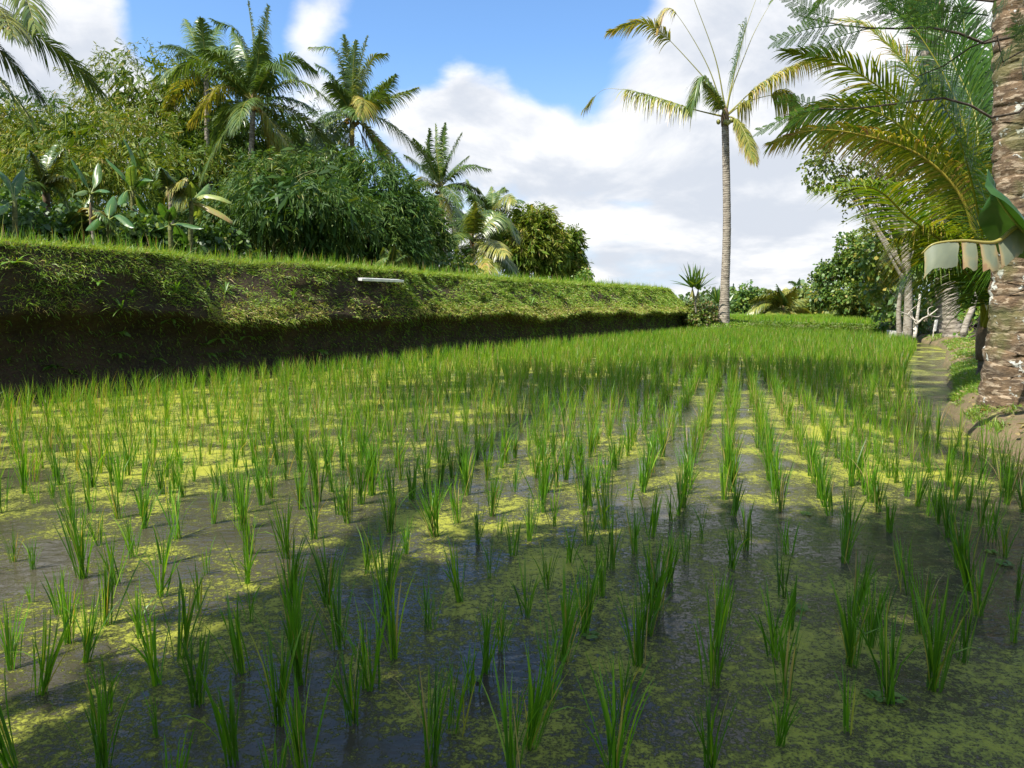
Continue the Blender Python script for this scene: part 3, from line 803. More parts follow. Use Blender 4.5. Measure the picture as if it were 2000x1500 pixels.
def frond_len(cr, pxp, d0, want, sign):
    """pixel way points -> 3-D path whose depth makes the frond its usual length"""
    q = np.array([cr] + [P(x, y, d0) for x, y in pxp])
    lat = np.linalg.norm(np.diff(q, axis=0), axis=1).sum()
    dz = sign * math.sqrt(max(0., want ** 2 - lat ** 2))
    s = np.concatenate([[0], np.cumsum(np.linalg.norm(np.diff(q, axis=0), axis=1))]); s = s / s[-1]
    return np.array([cr] + [P(x, y, d0 + dz * (.65 * a + .35 * a * a)) for (x, y), a in zip(pxp, s[1:])])
def palm(label, base, crown, d, fr, group=None, mat='palm', want=4.2, Lf=.85, n=84, r=(.2, .13), nnut=6, nmat='nut', seed=0, bark='palm_bark', w=.032, extra=8, tint=.38, bend=(0, 0), name='coconut_palm', cat='palm tree', flare=1.5, elr=(-.5, 1.2), rings=60):
    rng = np.random.default_rng(seed)
    root = empty(name, base, label, cat, group)
    trunk_mesh(base, crown, r[0], r[1], flare, bend, rings=rings, seed=seed, ringamp=.034 if bark == 'lichen_bark' else .03, sides=22 if bark == 'lichen_bark' else 14).build('trunk', M[bark], root, org=base)
    cr = np.asarray(crown, float)
    for k, f in enumerate(fr):
        pxp, o = f[0], (f[1] if len(f) > 1 else {})
        o = dict(o)
        sg = o.pop('sg', rng.choice([-1, 1])); ww = o.pop('want', want)
        path = frond_len(cr + unit(rng.normal(0, 1, 3)) * .05, pxp, d, ww, sg)
        kw = dict(tint=tint + rng.normal(0, .06), droop=.65, w=w, tip_t=None); kw.update(o)
        frond_mesh(path, kw.pop('Lf', Lf), n, rng, **kw).build('frond', M[mat], root, org=base)
    for k in range(extra):
        az = k * 2.39996 + seed; el = np.interp(k, [0, max(1, extra - 1)], [elr[1], elr[0]]) + rng.normal(0, .1)
        L = want * rng.uniform(.8, 1.05)
        h = np.array([math.cos(az), math.sin(az), 0]); s = np.linspace(0, 1, 6)
        path = cr + h * (L * math.cos(el) * s * (1 - .12 * s))[:, None] + Z * (L * math.sin(el) * s - L * .42 * s ** 2)[:, None]
        tt = tint + (.42 if el < -.3 else 0) * rng.random() + rng.normal(0, .06)
        frond_mesh(path, Lf, n, rng, droop=.55, w=w, tint=tt).build('frond', M[mat], root, org=base)
    # fibrous crown shaft
    m = MB(); m.tube(spline([cr - Z * .5, cr, cr + Z * .45], 6), [r[1] * 1.02, r[1] * 1.15, r[1] * 1.2, r[1] * 1.05, r[1] * .8, r[1] * .3], 9, .5)
    m.build('leaf_base', M['husk'], root, org=base)
    if nnut: nuts(root, cr, nnut, rng, nmat)
    return root

# --- big palm A over the bamboo (its crown is at pixel 495,195)
dA = 40; yel = dict(tint=.74, tip_t=.9)
palm('tall coconut palm with orange nuts, largest crown above the bamboo', P(478, 560, dA) * [1, 1, 0] + [0, 0, LW], P(495, 198, dA), dA,
     [([(495, 95), (484, 3)], dict(tint=.5)), ([(514, 85), (524, 12)], dict(tint=.5)), ([(470, 72), (415, 38)],), ([(505, 110), (507, 62)], dict(sg=-1)),
      ([(395, 118), (335, 150)],), ([(442, 120), (396, 98)], dict(sg=-1)), ([(436, 170), (374, 238)], yel), ([(560, 115), (615, 138)],),
      ([(580, 158), (662, 212)], dict(tint=.5)), ([(578, 222), (657, 292)], dict(tint=.55)), ([(522, 255), (546, 342)], dict(tint=.8, tip_t=.85)),
      ([(548, 262), (590, 332)], dict(tint=.62)), ([(535, 128), (575, 148)], dict(sg=-1)), ([(450, 215), (420, 290)], dict(sg=1)), ([(478, 110), (455, 60)], dict(sg=1))],
     seed=3, nnut=9, extra=9, Lf=1.28)
palm('coconut palm mostly hidden behind the largest palm crown', P(410, 560, 46) * [1, 1, 0] + [0, 0, LW], P(402, 128, 46), 46,
     [([(380, 78), (362, 38)],), ([(393, 75), (386, 40)], dict(tint=.5)), ([(412, 80), (430, 48)],), ([(370, 110), (345, 110)],), ([(420, 100), (450, 100)],)], seed=5, nnut=0, extra=8, Lf=1.28)
palm('coconut palm with orange nuts and one brown hanging frond, beside the largest palm', P(690, 560, 43) * [1, 1, 0] + [0, 0, LW], P(687, 225, 43), 43,
     [([(684, 140), (672, 70)], dict(tint=.5)), ([(704, 125), (718, 72)], dict(tint=.5)), ([(658, 105), (608, 92)],), ([(648, 150), (618, 125)],),
      ([(722, 122), (754, 106)], dict(tint=.6)), ([(735, 188), (772, 147)],), ([(748, 198), (815, 172)], dict(tint=.55)), ([(712, 195), (704, 225)], dict(tint=.8, sg=-1)),
      ([(755, 238), (836, 308)], dict(tint=.5)), ([(752, 288), (806, 354)],), ([(682, 268), (680, 326)], dict(tint=.82, tip_t=.85)), ([(722, 300), (733, 382)], dict(tint=.96, droop=.9)),
      ([(655, 228), (620, 242)],), ([(690, 130), (695, 80)], dict(sg=-1)), ([(660, 250), (630, 305)], dict(tint=.5))], seed=8, nnut=8, extra=8, Lf=1.22)
palm('slender coconut palm with dark nuts, rising where the bamboo ends', P(872, 570, 52) * [1, 1, 0] + [0, 0, LW], P(861, 366, 52), 52,
     [([(853, 300), (850, 243)],), ([(864, 295), (870, 241)],), ([(838, 310), (838, 252)],), ([(880, 305), (902, 260)],), ([(892, 326), (915, 305)],), ([(908, 325), (956, 330)],),
      ([(826, 328), (790, 303)],), ([(832, 352), (805, 358)], dict(tint=.74)), ([(836, 310), (808, 272)],), ([(905, 366), (942, 394)],), ([(868, 405), (876, 442)], dict(tint=.76)),
      ([(882, 430), (892, 496)], dict(tint=.55)), ([(848, 400), (840, 460)],)], seed=12, nnut=8, nmat='nut_dark', extra=8, Lf=1.09)
palm('young coconut palm with low spreading fronds on the terrace, below the slender palm', P(922, 575, 44) * [1, 1, 0] + [0, 0, LW], P(922, 468, 44), 44,
     [([(927, 435), (928, 396)], dict(tint=.6, sg=-1)), ([(975, 420), (1012, 462)],), ([(955, 470), (988, 496)], dict(tint=.72)), ([(936, 490), (951, 533)], dict(tint=.8)),
      ([(975, 500), (1019, 541)],), ([(946, 485), (966, 533)], dict(tint=.6)), ([(905, 430), (890, 410)],), ([(905, 490), (896, 530)],), ([(945, 420), (985, 425)],), ([(900, 455), (865, 470)],)],
     seed=15, nnut=2, extra=6, Lf=1.22)
palm('coconut palm with bright crown just behind the young terrace palm', P(958, 575, 56) * [1, 1, 0] + [0, 0, LW], P(961, 420, 56), 56,
     [([(960, 390), (960, 365)], dict(tint=.55)), ([(985, 385), (1006, 394)], dict(tint=.7)), ([(945, 385), (932, 366)],), ([(988, 410), (1018, 428)],), ([(925, 390), (912, 352)],), ([(975, 375), (990, 372)],), ([(940, 425), (915, 450)],)],
     seed=18, nnut=0, extra=9, Lf=1.15)
palm('short palm with dark arching fronds at the far end of the tree line', P(1118, 575, 58) * [1, 1, 0] + [0, 0, LW], P(1112, 505, 58), 58,
     [([(1128, 498), (1143, 518)],), ([(1125, 515), (1135, 545)],), ([(1118, 485), (1130, 480)],), ([(1095, 520), (1085, 545)],), ([(1100, 495), (1085, 500)],)], seed=21, nnut=0, extra=3, Lf=.8, want=2.6)
# palm whose crown stands just outside the left edge
palm('coconut palm at the terrace edge with long drooping fronds', P(-130, 500, 15) * [1, 1, 0] + [0, 0, LW], P(-110, -10, 15), 15,
     [([(-40, -60), (40, -20), (70, 55)], dict(tint=.55, sg=-1)), ([(-60, 40), (30, 130), (78, 190)], dict(sg=1)), ([(-60, 90), (20, 180), (60, 235)], dict(tint=.45, sg=-1)), ([(-70, -20), (0, 20), (25, 70)], dict(tint=.7)), ([(-90, -150), (-60, -250)],)],
     seed=24, nnut=4, extra=8, Lf=.75, want=3.0, w=.02, elr=(-.2, 1.2))

# --- tall wind-torn palm standing alone on the mound
dT = 36
tall = palm('tall lone palm with a few wind-torn fronds, standing on the mound', P(1414, 628, dT), P(1416, 226, dT), dT,
     [([(1360, 215), (1307, 198), (1250, 181), (1210, 174), (1175, 177), (1142, 212)], dict(ranges=((.2, .66), (.88, 1.)), tint=.62, tip_t=.9, droop=.95, Lf=1.35, want=8)),
      ([(1387, 140), (1350, 70), (1314, 20), (1296, 24), (1284, 52)], dict(ranges=((.76, 1.),), tint=.76, tip_t=.95, droop=.8, Lf=1.3)),
      ([(1400, 185), (1362, 137), (1290, 62), (1250, 45), (1190, 62)], dict(ranges=((.58, 1.),), tint=.72, tip_t=.85, droop=.5, Lf=1.15)),
      ([(1412, 187), (1396, 110), (1356, 0), (1335, -60), (1290, -90)], dict(ranges=((.75, 1.),), tint=.55)),
      ([(1428, 170), (1455, 62), (1476, 0), (1500, -60)], dict(ranges=((.24, .62), (.85, 1.)), tint=.4, droop=.85, Lf=2.0)),
      ([(1428, 178), (1450, 120), (1475, 60), (1511, -4), (1535, -40)], dict(ranges=((.8, 1.),), tint=.55)),
      ([(1440, 205), (1476, 172), (1530, 138), (1590, 115), (1620, 120)], dict(ranges=((.25, 1.),), tint=.74, tip_t=.9, droop=.9, Lf=1.3)),
      ([(1446, 207), (1487, 190), (1537, 187), (1562, 228)], dict(ranges=((.15, .3), (.55, 1.)), tint=.6, tip_t=.9, droop=.95, Lf=1.2)),
      ([(1436, 232), (1456, 262), (1473, 312)], dict(tint=.68, tip_t=.9, droop=.9, Lf=.8)),
      ([(1398, 185), (1374, 150), (1358, 182), (1350, 210)], dict(tint=.45, droop=.8, Lf=1.2)),
      ([(1400, 195), (1385, 175), (1375, 160)], dict(tint=.5, Lf=.6))],
     seed=31, nnut=5, nmat='nut_green', extra=0, want=3.2, r=(.225, .17), flare=1.35, rings=95, n=125, w=.03, bend=(.12, 0))

# --- right-hand palms
palm('tall coconut palm with swollen grey base on the path bank', P(1862, 655, 25), P(1838, -170, 25), 25, [], seed=41, nnut=4, extra=9, want=4.2, Lf=.95, r=(.215, .155), flare=1.6, bend=(-.35, 0), rings=90, tint=.42, elr=(-.35, 1.2))
palm('grey palm trunk close behind the swollen-based palm', P(1840, 648, 27.5), P(1792, -120, 27.5), 27.5, [], seed=43, nnut=0, extra=7, want=4.2, Lf=.9, r=(.15, .12), flare=1.3, tint=.4)
# thick lichened trunk close by
palm('thick lichen-spotted palm trunk at the water edge', P(1988, 792, 7.75), P(1972, -900, 7.75), 7.75, [], seed=44, nnut=3, extra=11, want=3.2, Lf=.8, r=(.205, .165), flare=2.0, bark='lichen_bark', rings=110, elr=(-.25, 1.2), tint=.42)
# young palm with tall arching fronds growing right behind the thick trunk
dY = 11.
yb = P(1932, 722, dY)
ycr = P(1928, 640, dY)
palm('young palm with long arching yellow-green fronds rising beside the thick trunk', yb, ycr, dY,
     [([(1921, 598), (1905, 562), (1880, 525), (1845, 505), (1790, 520)], dict(tint=.5, sg=-1, want=2.6, Lf=0.87)),
      ([(1915, 560), (1880, 500), (1825, 460), (1770, 422), (1725, 378), (1675, 361), (1605, 371)], dict(tint=.55, sg=-1, ranges=((.28, 1.),), droop=.35, tip_t=.7, Lf=0.80)),
      ([(1920, 580), (1890, 520), (1838, 470), (1800, 452), (1750, 470)], dict(tint=.62, tip_t=.8, sg=-1, want=2.8, ranges=((.3, 1.),), Lf=0.87)),
      ([(1920, 540), (1912, 375), (1905, 225), (1862, 125), (1827, 42), (1790, -30)], dict(tint=.33, sg=1, want=5.8, ranges=((.2, 1.),), droop=.12, Lf=1.16)),
      ([(1915, 520), (1880, 390), (1800, 305), (1690, 265), (1590, 254), (1507, 280)], dict(tint=.75, tip_t=1., sg=1, want=4.9, ranges=((.34, 1.),), droop=.55, Lf=.6, petiole_t=.86)),
      ([(1915, 500), (1870, 340), (1790, 230), (1700, 158), (1620, 114), (1538, 102)], dict(tint=.62, tip_t=.75, sg=-1, want=5.2, ranges=((.3, 1.),), droop=.35, Lf=0.94)),
      ([(1915, 500), (1880, 330), (1810, 190), (1762, 117), (1690, 50), (1640, 40)], dict(tint=.66, tip_t=.95, sg=1, want=5.6, ranges=((.3, 1.),), droop=.4, Lf=1.09)),
      ([(1918, 500), (1895, 300), (1860, 180), (1790, 60), (1720, -10)], dict(tint=.42, sg=1, want=5.6, ranges=((.25, 1.),), droop=.2, Lf=1.16)),
      ([(1915, 520), (1870, 360), (1790, 270), (1700, 215), (1600, 210), (1540, 255)], dict(tint=.6, tip_t=.8, sg=1, want=5., ranges=((.35, 1.),), droop=.55, Lf=0.87)),
      ([(1925, 500), (1915, 320), (1890, 150), (1880, 0)], dict(tint=.3, sg=1, want=5.6, ranges=((.22, 1.),), droop=.12, Lf=1.16)),
      ([(1918, 560), (1900, 480), (1860, 400), (1830, 380)], dict(tint=.4, sg=1, want=3.6, Lf=.7, ranges=((.25, 1.),))),
      ([(1922, 520), (1900, 350), (1850, 230), (1780, 130), (1740, 90)], dict(tint=.28, sg=1, want=5.4, ranges=((.25, 1.),), droop=.2, Lf=1.1)),
      ([(1925, 520), (1908, 400), (1880, 290), (1840, 200), (1800, 150)], dict(tint=.25, sg=-1, want=4.6, ranges=((.25, 1.),), droop=.25, Lf=1.1)),
      ([(1922, 540), (1895, 430), (1850, 340), (1790, 300)], dict(tint=.35, sg=1, want=4.4, ranges=((.25, 1.),), droop=.3, Lf=1.1)),
      ([(1928, 500), (1925, 340), (1918, 200), (1900, 90)], dict(tint=.25, sg=1, want=5.2, ranges=((.22, 1.),), droop=.15, Lf=1.1)),
      ([(1940, 500), (1960, 350), (2010, 150)], dict(tint=.4, sg=1, want=5., Lf=1.01)), ([(1950, 560), (2010, 480), (2090, 420)], dict(tint=.4, want=4.)), ([(1935, 480), (1945, 250), (1935, 60)], dict(tint=.35, sg=1, want=5.4, ranges=((.25, 1.),), droop=.15))],
     mat='palm_near', want=4.9, Lf=.95, n=180, r=(.15, .12), nnut=0, extra=0, seed=47, bark='dark_bark', w=.0125, name='young_palm', rings=12, flare=1.6)
# low far palms
palm('small yellowish palm with low fronds at the edge of the raised field', P(1527, 632, 56), P(1528, 606, 56), 56,
     [([(1500, 580), (1465, 588)], dict(tint=.66)), ([(1495, 592), (1463, 610)], dict(tint=.66)), ([(1502, 600), (1475, 626)], dict(tint=.66)), ([(1518, 575), (1495, 565)], dict(tint=.6)), ([(1526, 580), (1517, 556)], dict(tint=.3)), ([(1540, 580), (1552, 562)],), ([(1548, 590), (1575, 585)], dict(tint=.6)), ([(1552, 602), (1585, 615)],), ([(1515, 605), (1500, 630)], dict(tint=.66)), ([(1540, 615), (1552, 632)], dict(tint=.66))],
     seed=51, nnut=0, extra=4, want=2.9, Lf=.9, w=.05, tint=.7, r=(.18, .15))
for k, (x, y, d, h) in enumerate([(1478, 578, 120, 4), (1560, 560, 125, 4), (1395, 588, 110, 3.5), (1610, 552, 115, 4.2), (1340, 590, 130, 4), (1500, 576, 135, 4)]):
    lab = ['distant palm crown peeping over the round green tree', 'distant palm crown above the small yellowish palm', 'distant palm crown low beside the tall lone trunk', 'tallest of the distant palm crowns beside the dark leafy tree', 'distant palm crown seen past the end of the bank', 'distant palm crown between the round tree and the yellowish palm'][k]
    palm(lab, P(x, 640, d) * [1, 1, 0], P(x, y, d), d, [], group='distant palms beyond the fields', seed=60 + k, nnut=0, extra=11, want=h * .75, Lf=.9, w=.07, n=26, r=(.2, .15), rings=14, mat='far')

# ------------------------------------------------------------------ bamboo and trees
def sprays(m, blobs, n, Ln, w, rng, down=.55, per=7, twig=.5, tint=.45, shell=.55, fan=.7, tsd=.17, gap=-.10):
    vol = np.array([b[3] * b[4] for b in blobs]); k = rng.choice(len(blobs), n, p=vol / vol.sum())
    C = np.array([b[:3] for b in blobs])[k]; R = np.array([[b[3], b[3] * .8, b[4]] for b in blobs])[k]
    o = unit(rng.normal(0, 1, (n, 3))); rr = rng.uniform(shell ** 3, 1, n) ** (1 / 3)
    bumpy = np.array([1 + .42 * mnoise.noise(Vector((a * 2.3 + c * .37))) for a, c in zip(o, C)])
    p = C + o * R * (rr * bumpy)[:, None]
    d = unit(o * .8 - Z * down + rng.normal(0, .45, (n, 3)))
    clump = np.array([mnoise.noise(Vector(q * .55)) for q in p])
    g = clump + .7 * np.array([mnoise.noise(Vector(q * 1.25 + C[0])) for q in p])
    ok = g > gap + rng.normal(0, .12, n); p, d, clump, n = p[ok], d[ok], clump[ok], int(ok.sum())
    s = rng.random((n, per)) * twig
    B = p[:, None] + d[:, None] * s[..., None] + rng.normal(0, .05, (n, per, 3))
    D = unit(d[:, None] + rng.normal(0, fan, (n, per, 3)) - Z * down * .6)
    L = Ln * rng.uniform(.6, 1.25, (n, per))
    t = np.linspace(0, 1, 3)[None, None, :, None]
    Pc = B[:, :, None] + D[:, :, None] * L[..., None, None] * t - Z * (.25 * L)[..., None, None] * t ** 2
    wd = unit(np.cross(D, unit(rng.normal(0, 1, (n, per, 3)))))
    W = wd[:, :, None] * np.array([.35, 1., .06])[None, None, :, None] * (w * L / Ln)[..., None, None]
    tt = np.clip(tint + .22 * clump[:, None] + rng.normal(0, tsd, (n, per)), 0, 1)
    m.strips(Pc.reshape(-1, 3, 3), W.reshape(-1, 3, 3), tt.reshape(-1))
def pb(px, py, d, rx, rz):
    return (*P(px, py, d), rx * d / F, rz * d / F)
def bamboo(label, base_px, d, bl, n, mat, seed, tint=.45, Ln=.27, z=LW, nc=9, group='bamboo clumps on the terrace', w=.022):
    rng = np.random.default_rng(seed)
    base = P(base_px, 560, d) * np.array([1, 1, 0]) + np.array([0, 0, z])
    root = empty('bamboo_clump', base, label, 'bamboo', group)
    blobs = [pb(x, y, d + dd, rx, rz) for (x, y, dd, rx, rz) in bl]
    m = MB(); sprays(m, blobs, n, Ln, w, rng, tint=tint)
    sprays(m, [(*b[:3], b[3] * .8, b[4] * .8) for b in blobs], n // 7, Ln * 2.2, w * 3.2, rng, tint=tint - .15, shell=.2, per=4, gap=-9)  # inner leaves get a darker tint, imitating shade inside the clump
    m.build('foliage', M[mat], root, org=base)
    for q in range(nc):
        b = blobs[q % len(blobs)]; s = base + np.array([rng.normal(0, .7), rng.normal(0, .5), -.1])
        e = np.array(b[:3]) + np.array([rng.normal(0, b[3] * .4), 0, b[4] * rng.uniform(.2, .85)])
        mid = (s + e) / 2 + np.array([0, 0, .2 * (e[2] - s[2])]); mid[:2] = s[:2] + (e[:2] - s[:2]) * .28
        m = MB(); m.tube(spline([s, mid, e], 14), np.linspace(.05, .012, 14), 6, .5)
        m.build('culm', M['culm'], root, org=base)
    return root
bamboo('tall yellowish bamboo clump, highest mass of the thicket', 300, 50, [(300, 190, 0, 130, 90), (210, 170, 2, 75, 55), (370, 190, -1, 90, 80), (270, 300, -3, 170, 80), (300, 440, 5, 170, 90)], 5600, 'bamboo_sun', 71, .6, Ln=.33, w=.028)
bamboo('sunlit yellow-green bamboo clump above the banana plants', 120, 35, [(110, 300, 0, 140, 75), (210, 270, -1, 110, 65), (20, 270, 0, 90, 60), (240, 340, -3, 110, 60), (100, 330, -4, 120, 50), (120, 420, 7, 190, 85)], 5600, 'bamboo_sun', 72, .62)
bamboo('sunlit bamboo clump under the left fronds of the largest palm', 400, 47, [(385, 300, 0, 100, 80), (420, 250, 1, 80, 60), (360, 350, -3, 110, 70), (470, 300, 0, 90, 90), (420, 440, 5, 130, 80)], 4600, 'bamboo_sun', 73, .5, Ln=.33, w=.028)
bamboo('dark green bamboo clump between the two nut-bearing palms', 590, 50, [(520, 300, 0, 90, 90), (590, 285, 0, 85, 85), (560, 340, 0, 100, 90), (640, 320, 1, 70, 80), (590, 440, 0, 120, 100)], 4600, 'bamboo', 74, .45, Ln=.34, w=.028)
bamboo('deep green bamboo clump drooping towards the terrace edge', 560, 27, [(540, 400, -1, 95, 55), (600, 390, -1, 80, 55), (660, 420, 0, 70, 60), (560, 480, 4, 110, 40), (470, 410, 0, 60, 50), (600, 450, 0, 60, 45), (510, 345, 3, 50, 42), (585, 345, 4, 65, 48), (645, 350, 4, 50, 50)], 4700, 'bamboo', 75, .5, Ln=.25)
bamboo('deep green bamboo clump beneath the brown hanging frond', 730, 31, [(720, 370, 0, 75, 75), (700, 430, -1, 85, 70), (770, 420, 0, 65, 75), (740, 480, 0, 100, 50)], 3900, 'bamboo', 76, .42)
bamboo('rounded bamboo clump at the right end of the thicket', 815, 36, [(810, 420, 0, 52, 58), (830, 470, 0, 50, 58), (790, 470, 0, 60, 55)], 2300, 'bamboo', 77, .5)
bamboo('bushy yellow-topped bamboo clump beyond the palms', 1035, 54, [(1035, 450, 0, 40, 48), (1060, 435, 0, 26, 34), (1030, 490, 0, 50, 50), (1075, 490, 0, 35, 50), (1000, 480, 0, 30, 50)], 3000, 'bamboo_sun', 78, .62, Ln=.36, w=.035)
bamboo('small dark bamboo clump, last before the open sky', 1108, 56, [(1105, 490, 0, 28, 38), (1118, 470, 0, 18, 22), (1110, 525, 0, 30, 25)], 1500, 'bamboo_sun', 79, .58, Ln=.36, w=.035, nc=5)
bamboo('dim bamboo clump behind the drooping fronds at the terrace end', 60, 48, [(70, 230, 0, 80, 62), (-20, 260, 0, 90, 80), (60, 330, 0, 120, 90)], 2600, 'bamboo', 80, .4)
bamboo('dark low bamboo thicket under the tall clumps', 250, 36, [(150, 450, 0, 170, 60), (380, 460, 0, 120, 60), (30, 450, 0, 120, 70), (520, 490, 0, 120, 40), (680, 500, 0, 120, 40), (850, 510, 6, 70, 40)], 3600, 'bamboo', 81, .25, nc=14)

def tree(label, base, tops, blobs, n, leaf, mat, seed, bark='dark_bark', r=.15, group=None, name='leafy_tree', cat='tree', tint=.45, fork=.35, tsd=.2, limbs=True, shell=.45, w=.4, down=.2, gap=-.10):
    rng = np.random.default_rng(seed); base = np.asarray(base, float)
    root = empty(name, base, label, cat, group)
    m = MB(); sprays(m, blobs, n, leaf, leaf * w, rng, down=down, per=6, twig=leaf * 2.5, tint=tint, shell=shell, fan=.9, tsd=tsd, gap=gap)
    m.build('crown', M[mat], root, org=base)
    top = np.asarray(tops, float)
    m = MB(); c = spline([base - Z * .1, base + (top - base) * .4 + np.array([rng.normal(0, .1), 0, 0]), top], 16)
    m.tube(c, np.linspace(r * 1.25, r * .55, 16), 9, .5)
    m.build('trunk', M[bark], root, org=base)
    if limbs:
        for b in blobs:
            e = np.array(b[:3]); f = base + (top - base) * rng.uniform(fork, 1.)
            for q in range(2):
                e2 = e + rng.normal(0, .45, 3) * np.array([b[3], b[3], b[4]])
                mid = (f + e2) / 2 + rng.normal(0, .12, 3) * b[3] + Z * .1 * b[4]
                m = MB(); m.tube(spline([f, mid, e2], 10), np.linspace(r * .5, r * .1, 10), 6, .5)
                m.build('limb', M[bark], root, org=base)
    return root
tree('broad dark green leafy tree beside the raised field', P(1672, 632, 44), P(1668, 500, 44), [pb(x, y, 44 + dd, rx, rz) for (x, y, dd, rx, rz) in ((1612, 545, 0, 20, 28), (1605, 575, 0, 18, 24), (1635, 520, 1, 20, 22), (1660, 482, 0, 22, 24), (1682, 470, 1, 20, 20), (1690, 505, -1, 28, 28), (1655, 530, 0, 28, 26), (1625, 600, 0, 26, 22), (1660, 575, -1, 30, 26), (1700, 560, -1, 28, 34), (1722, 530, 0, 22, 34), (1690, 605, -1, 34, 22), (1655, 612, 0, 30, 16), (1725, 590, 0, 24, 30))], 4800, .19, 'broad', 91, tint=.52, r=.14, shell=.3)
tree('pale-trunked airy tree with small yellowish leaves behind the palm fronds', P(1772, 660, 26), P(1764, 400, 26), [pb(1640, 290, 26, 56, 42), pb(1700, 340, 27, 66, 60), pb(1612, 330, 26, 34, 40), pb(1725, 235, 27, 60, 60), pb(1660, 230, 26, 50, 42), pb(1780, 330, 27, 70, 90), pb(1740, 420, 27, 55, 50), pb(1690, 410, 27, 36, 34)], 2900, .13, 'broad_pale', 92, bark='tree_bark', r=.13, tint=.46, tsd=.25, shell=.3)
tree('grey leaning trunk with scattered leaves at the foot of the pale-trunked tree', P(1757, 658, 26.5), P(1768, 500, 26.5), [pb(1735, 500, 27, 38, 40), pb(1775, 470, 27, 42, 40), pb(1745, 560, 28, 40, 36), pb(1810, 530, 28, 42, 45)], 900, .2, 'broad', 93, bark='tree_bark', r=.08, tint=.6)
tree('dense dark shrubs behind the palm trunks', P(1815, 655, 32), P(1815, 600, 32), [pb(1770, 600, 32, 60, 45), pb(1820, 560, 33, 60, 70), pb(1880, 560, 33, 60, 80), pb(1940, 580, 33, 60, 80), pb(1850, 470, 34, 70, 60), pb(1960, 460, 34, 80, 90), pb(1890, 400, 36, 80, 70)], 3000, .26, 'broad', 94, name='shrub', cat='shrub', tint=.4)
tree('bright yellow-green bush right of the swollen palm base', P(1893, 655, 23), P(1893, 635, 23), [pb(1893, 632, 23, 22, 26), pb(1905, 615, 23.5, 18, 26)], 330, .13, 'herb', 95, name='bush', cat='bush', tint=.7, r=.03)
tree('low green bush by the concrete trough', P(1742, 655, 28.5), P(1742, 630, 28.5), [pb(1745, 628, 28.5, 26, 22), pb(1800, 632, 28.5, 26, 22)], 480, .15, 'broad', 96, name='bush', cat='bush', tint=.5, r=.03)
tree('round bright green tree beyond the raised field', P(1452, 632, 78), P(1452, 600, 78), [pb(1455, 592, 78, 32, 26), pb(1440, 602, 78, 24, 24), pb(1468, 605, 78, 22, 24), pb(1455, 615, 78, 36, 18)], 1500, .42, 'broad', 97, r=.22, tint=.5)
tree('pale feathery young tree right of the small yellowish palm', P(1585, 632, 62), P(1585, 595, 62), [pb(1580, 588, 62, 26, 26), pb(1600, 600, 62, 26, 28), pb(1562, 602, 62, 22, 24)], 1000, .3, 'broad_pale', 98, r=.09, tint=.5, bark='tree_bark')
tree('pale scrubby tree against the dark leafy tree', P(1617, 632, 58), P(1615, 600, 58), [pb(1615, 600, 58, 28, 32), pb(1598, 615, 58, 26, 18), pb(1630, 618, 58, 26, 16)], 800, .28, 'broad_pale', 99, r=.08, tint=.55)
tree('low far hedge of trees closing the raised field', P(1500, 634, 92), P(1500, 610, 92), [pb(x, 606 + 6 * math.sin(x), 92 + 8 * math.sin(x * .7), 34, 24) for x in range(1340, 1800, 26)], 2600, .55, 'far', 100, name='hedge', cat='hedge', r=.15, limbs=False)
tree('leafy weeds heaped at the end of the earth bank', P(1368, 640, 36.2), P(1368, 620, 36.2), [pb(1362, 625, 36, 24, 16), pb(1385, 622, 36.5, 26, 15), pb(1372, 610, 37, 22, 14), pb(1352, 612, 37, 14, 16)], 700, .13, 'herb', 101, name='bush', cat='bush', tint=.78, r=.02, limbs=False)
tree('small bright bush on the terrace beyond the last bamboo', P(1138, 560, 48) * [1, 1, 0] + [0, 0, LW], P(1138, 545, 48), [pb(1138, 540, 48, 13, 12)], 160, .16, 'herb', 102, name='bush', cat='bush', tint=.55, r=.03)
# trees outside the view whose crowns shade the near water
k_ = 1 / math.tan(SUN_EL)
def over(gx, gy, h): return (gx + SUN_AZ[0] * h * k_, gy + SUN_AZ[1] * h * k_, h)
tree('spreading leafy tree on the near bank, shading the near water', (-5.2, -2.6, .15), (-3.6, -1.2, 4.2),
     [(*over(x, y, h), rx, .55) for (x, y, h, rx) in ((-1.0, 1.0, 5.2, 1.1), (.2, 1.6, 5.4, 1.2), (1.4, 1.5, 5.8, 1.2), (2.6, 1.9, 6., 1.2), (-.2, 2.5, 5.3, .9), (.9, 2.9, 5.6, 1.0), (2.0, 3.2, 5.9, 1.1), (3.1, 3.5, 6.1, 1.1), (.2, 3.3, 5.5, .65), (1.3, 3.9, 5.7, .55), (3.9, 2.2, 6.2, 1.1), (-1.9, .9, 5.2, .9))],
     3800, .15, 'broad', 110, r=.18, shell=.1, gap=-9)
palm('very tall coconut palm at the terrace edge, shading the middle rows', (-3.2, -6.5, .2), over(.9, 11.6, 24.), 4, [], seed=111, nnut=3, extra=14, want=3.4, Lf=.9, elr=(-.2, 1.1))
palm('very tall coconut palm on the near bank, shading the rows towards the path', (1.8, -7.5, .2), over(5.0, 13.2, 25.), 4, [], seed=112, nnut=3, extra=14, want=3.4, Lf=.9, elr=(-.2, 1.1))
tree('tall leafy tree beyond the end of the terrace, shading the banana plants', (-20.5, 19, LW), (-19.5, 19, 8), [(-19, 19.5, 9, 3., 1.8), (-21, 18, 8, 2.6, 1.6), (-18.6, 20.5, 6.6, 2.2, 1.4), (-20, 21, 10.4, 2.6, 1.5)], 2600, .24, 'broad', 113, r=.22, shell=.2)
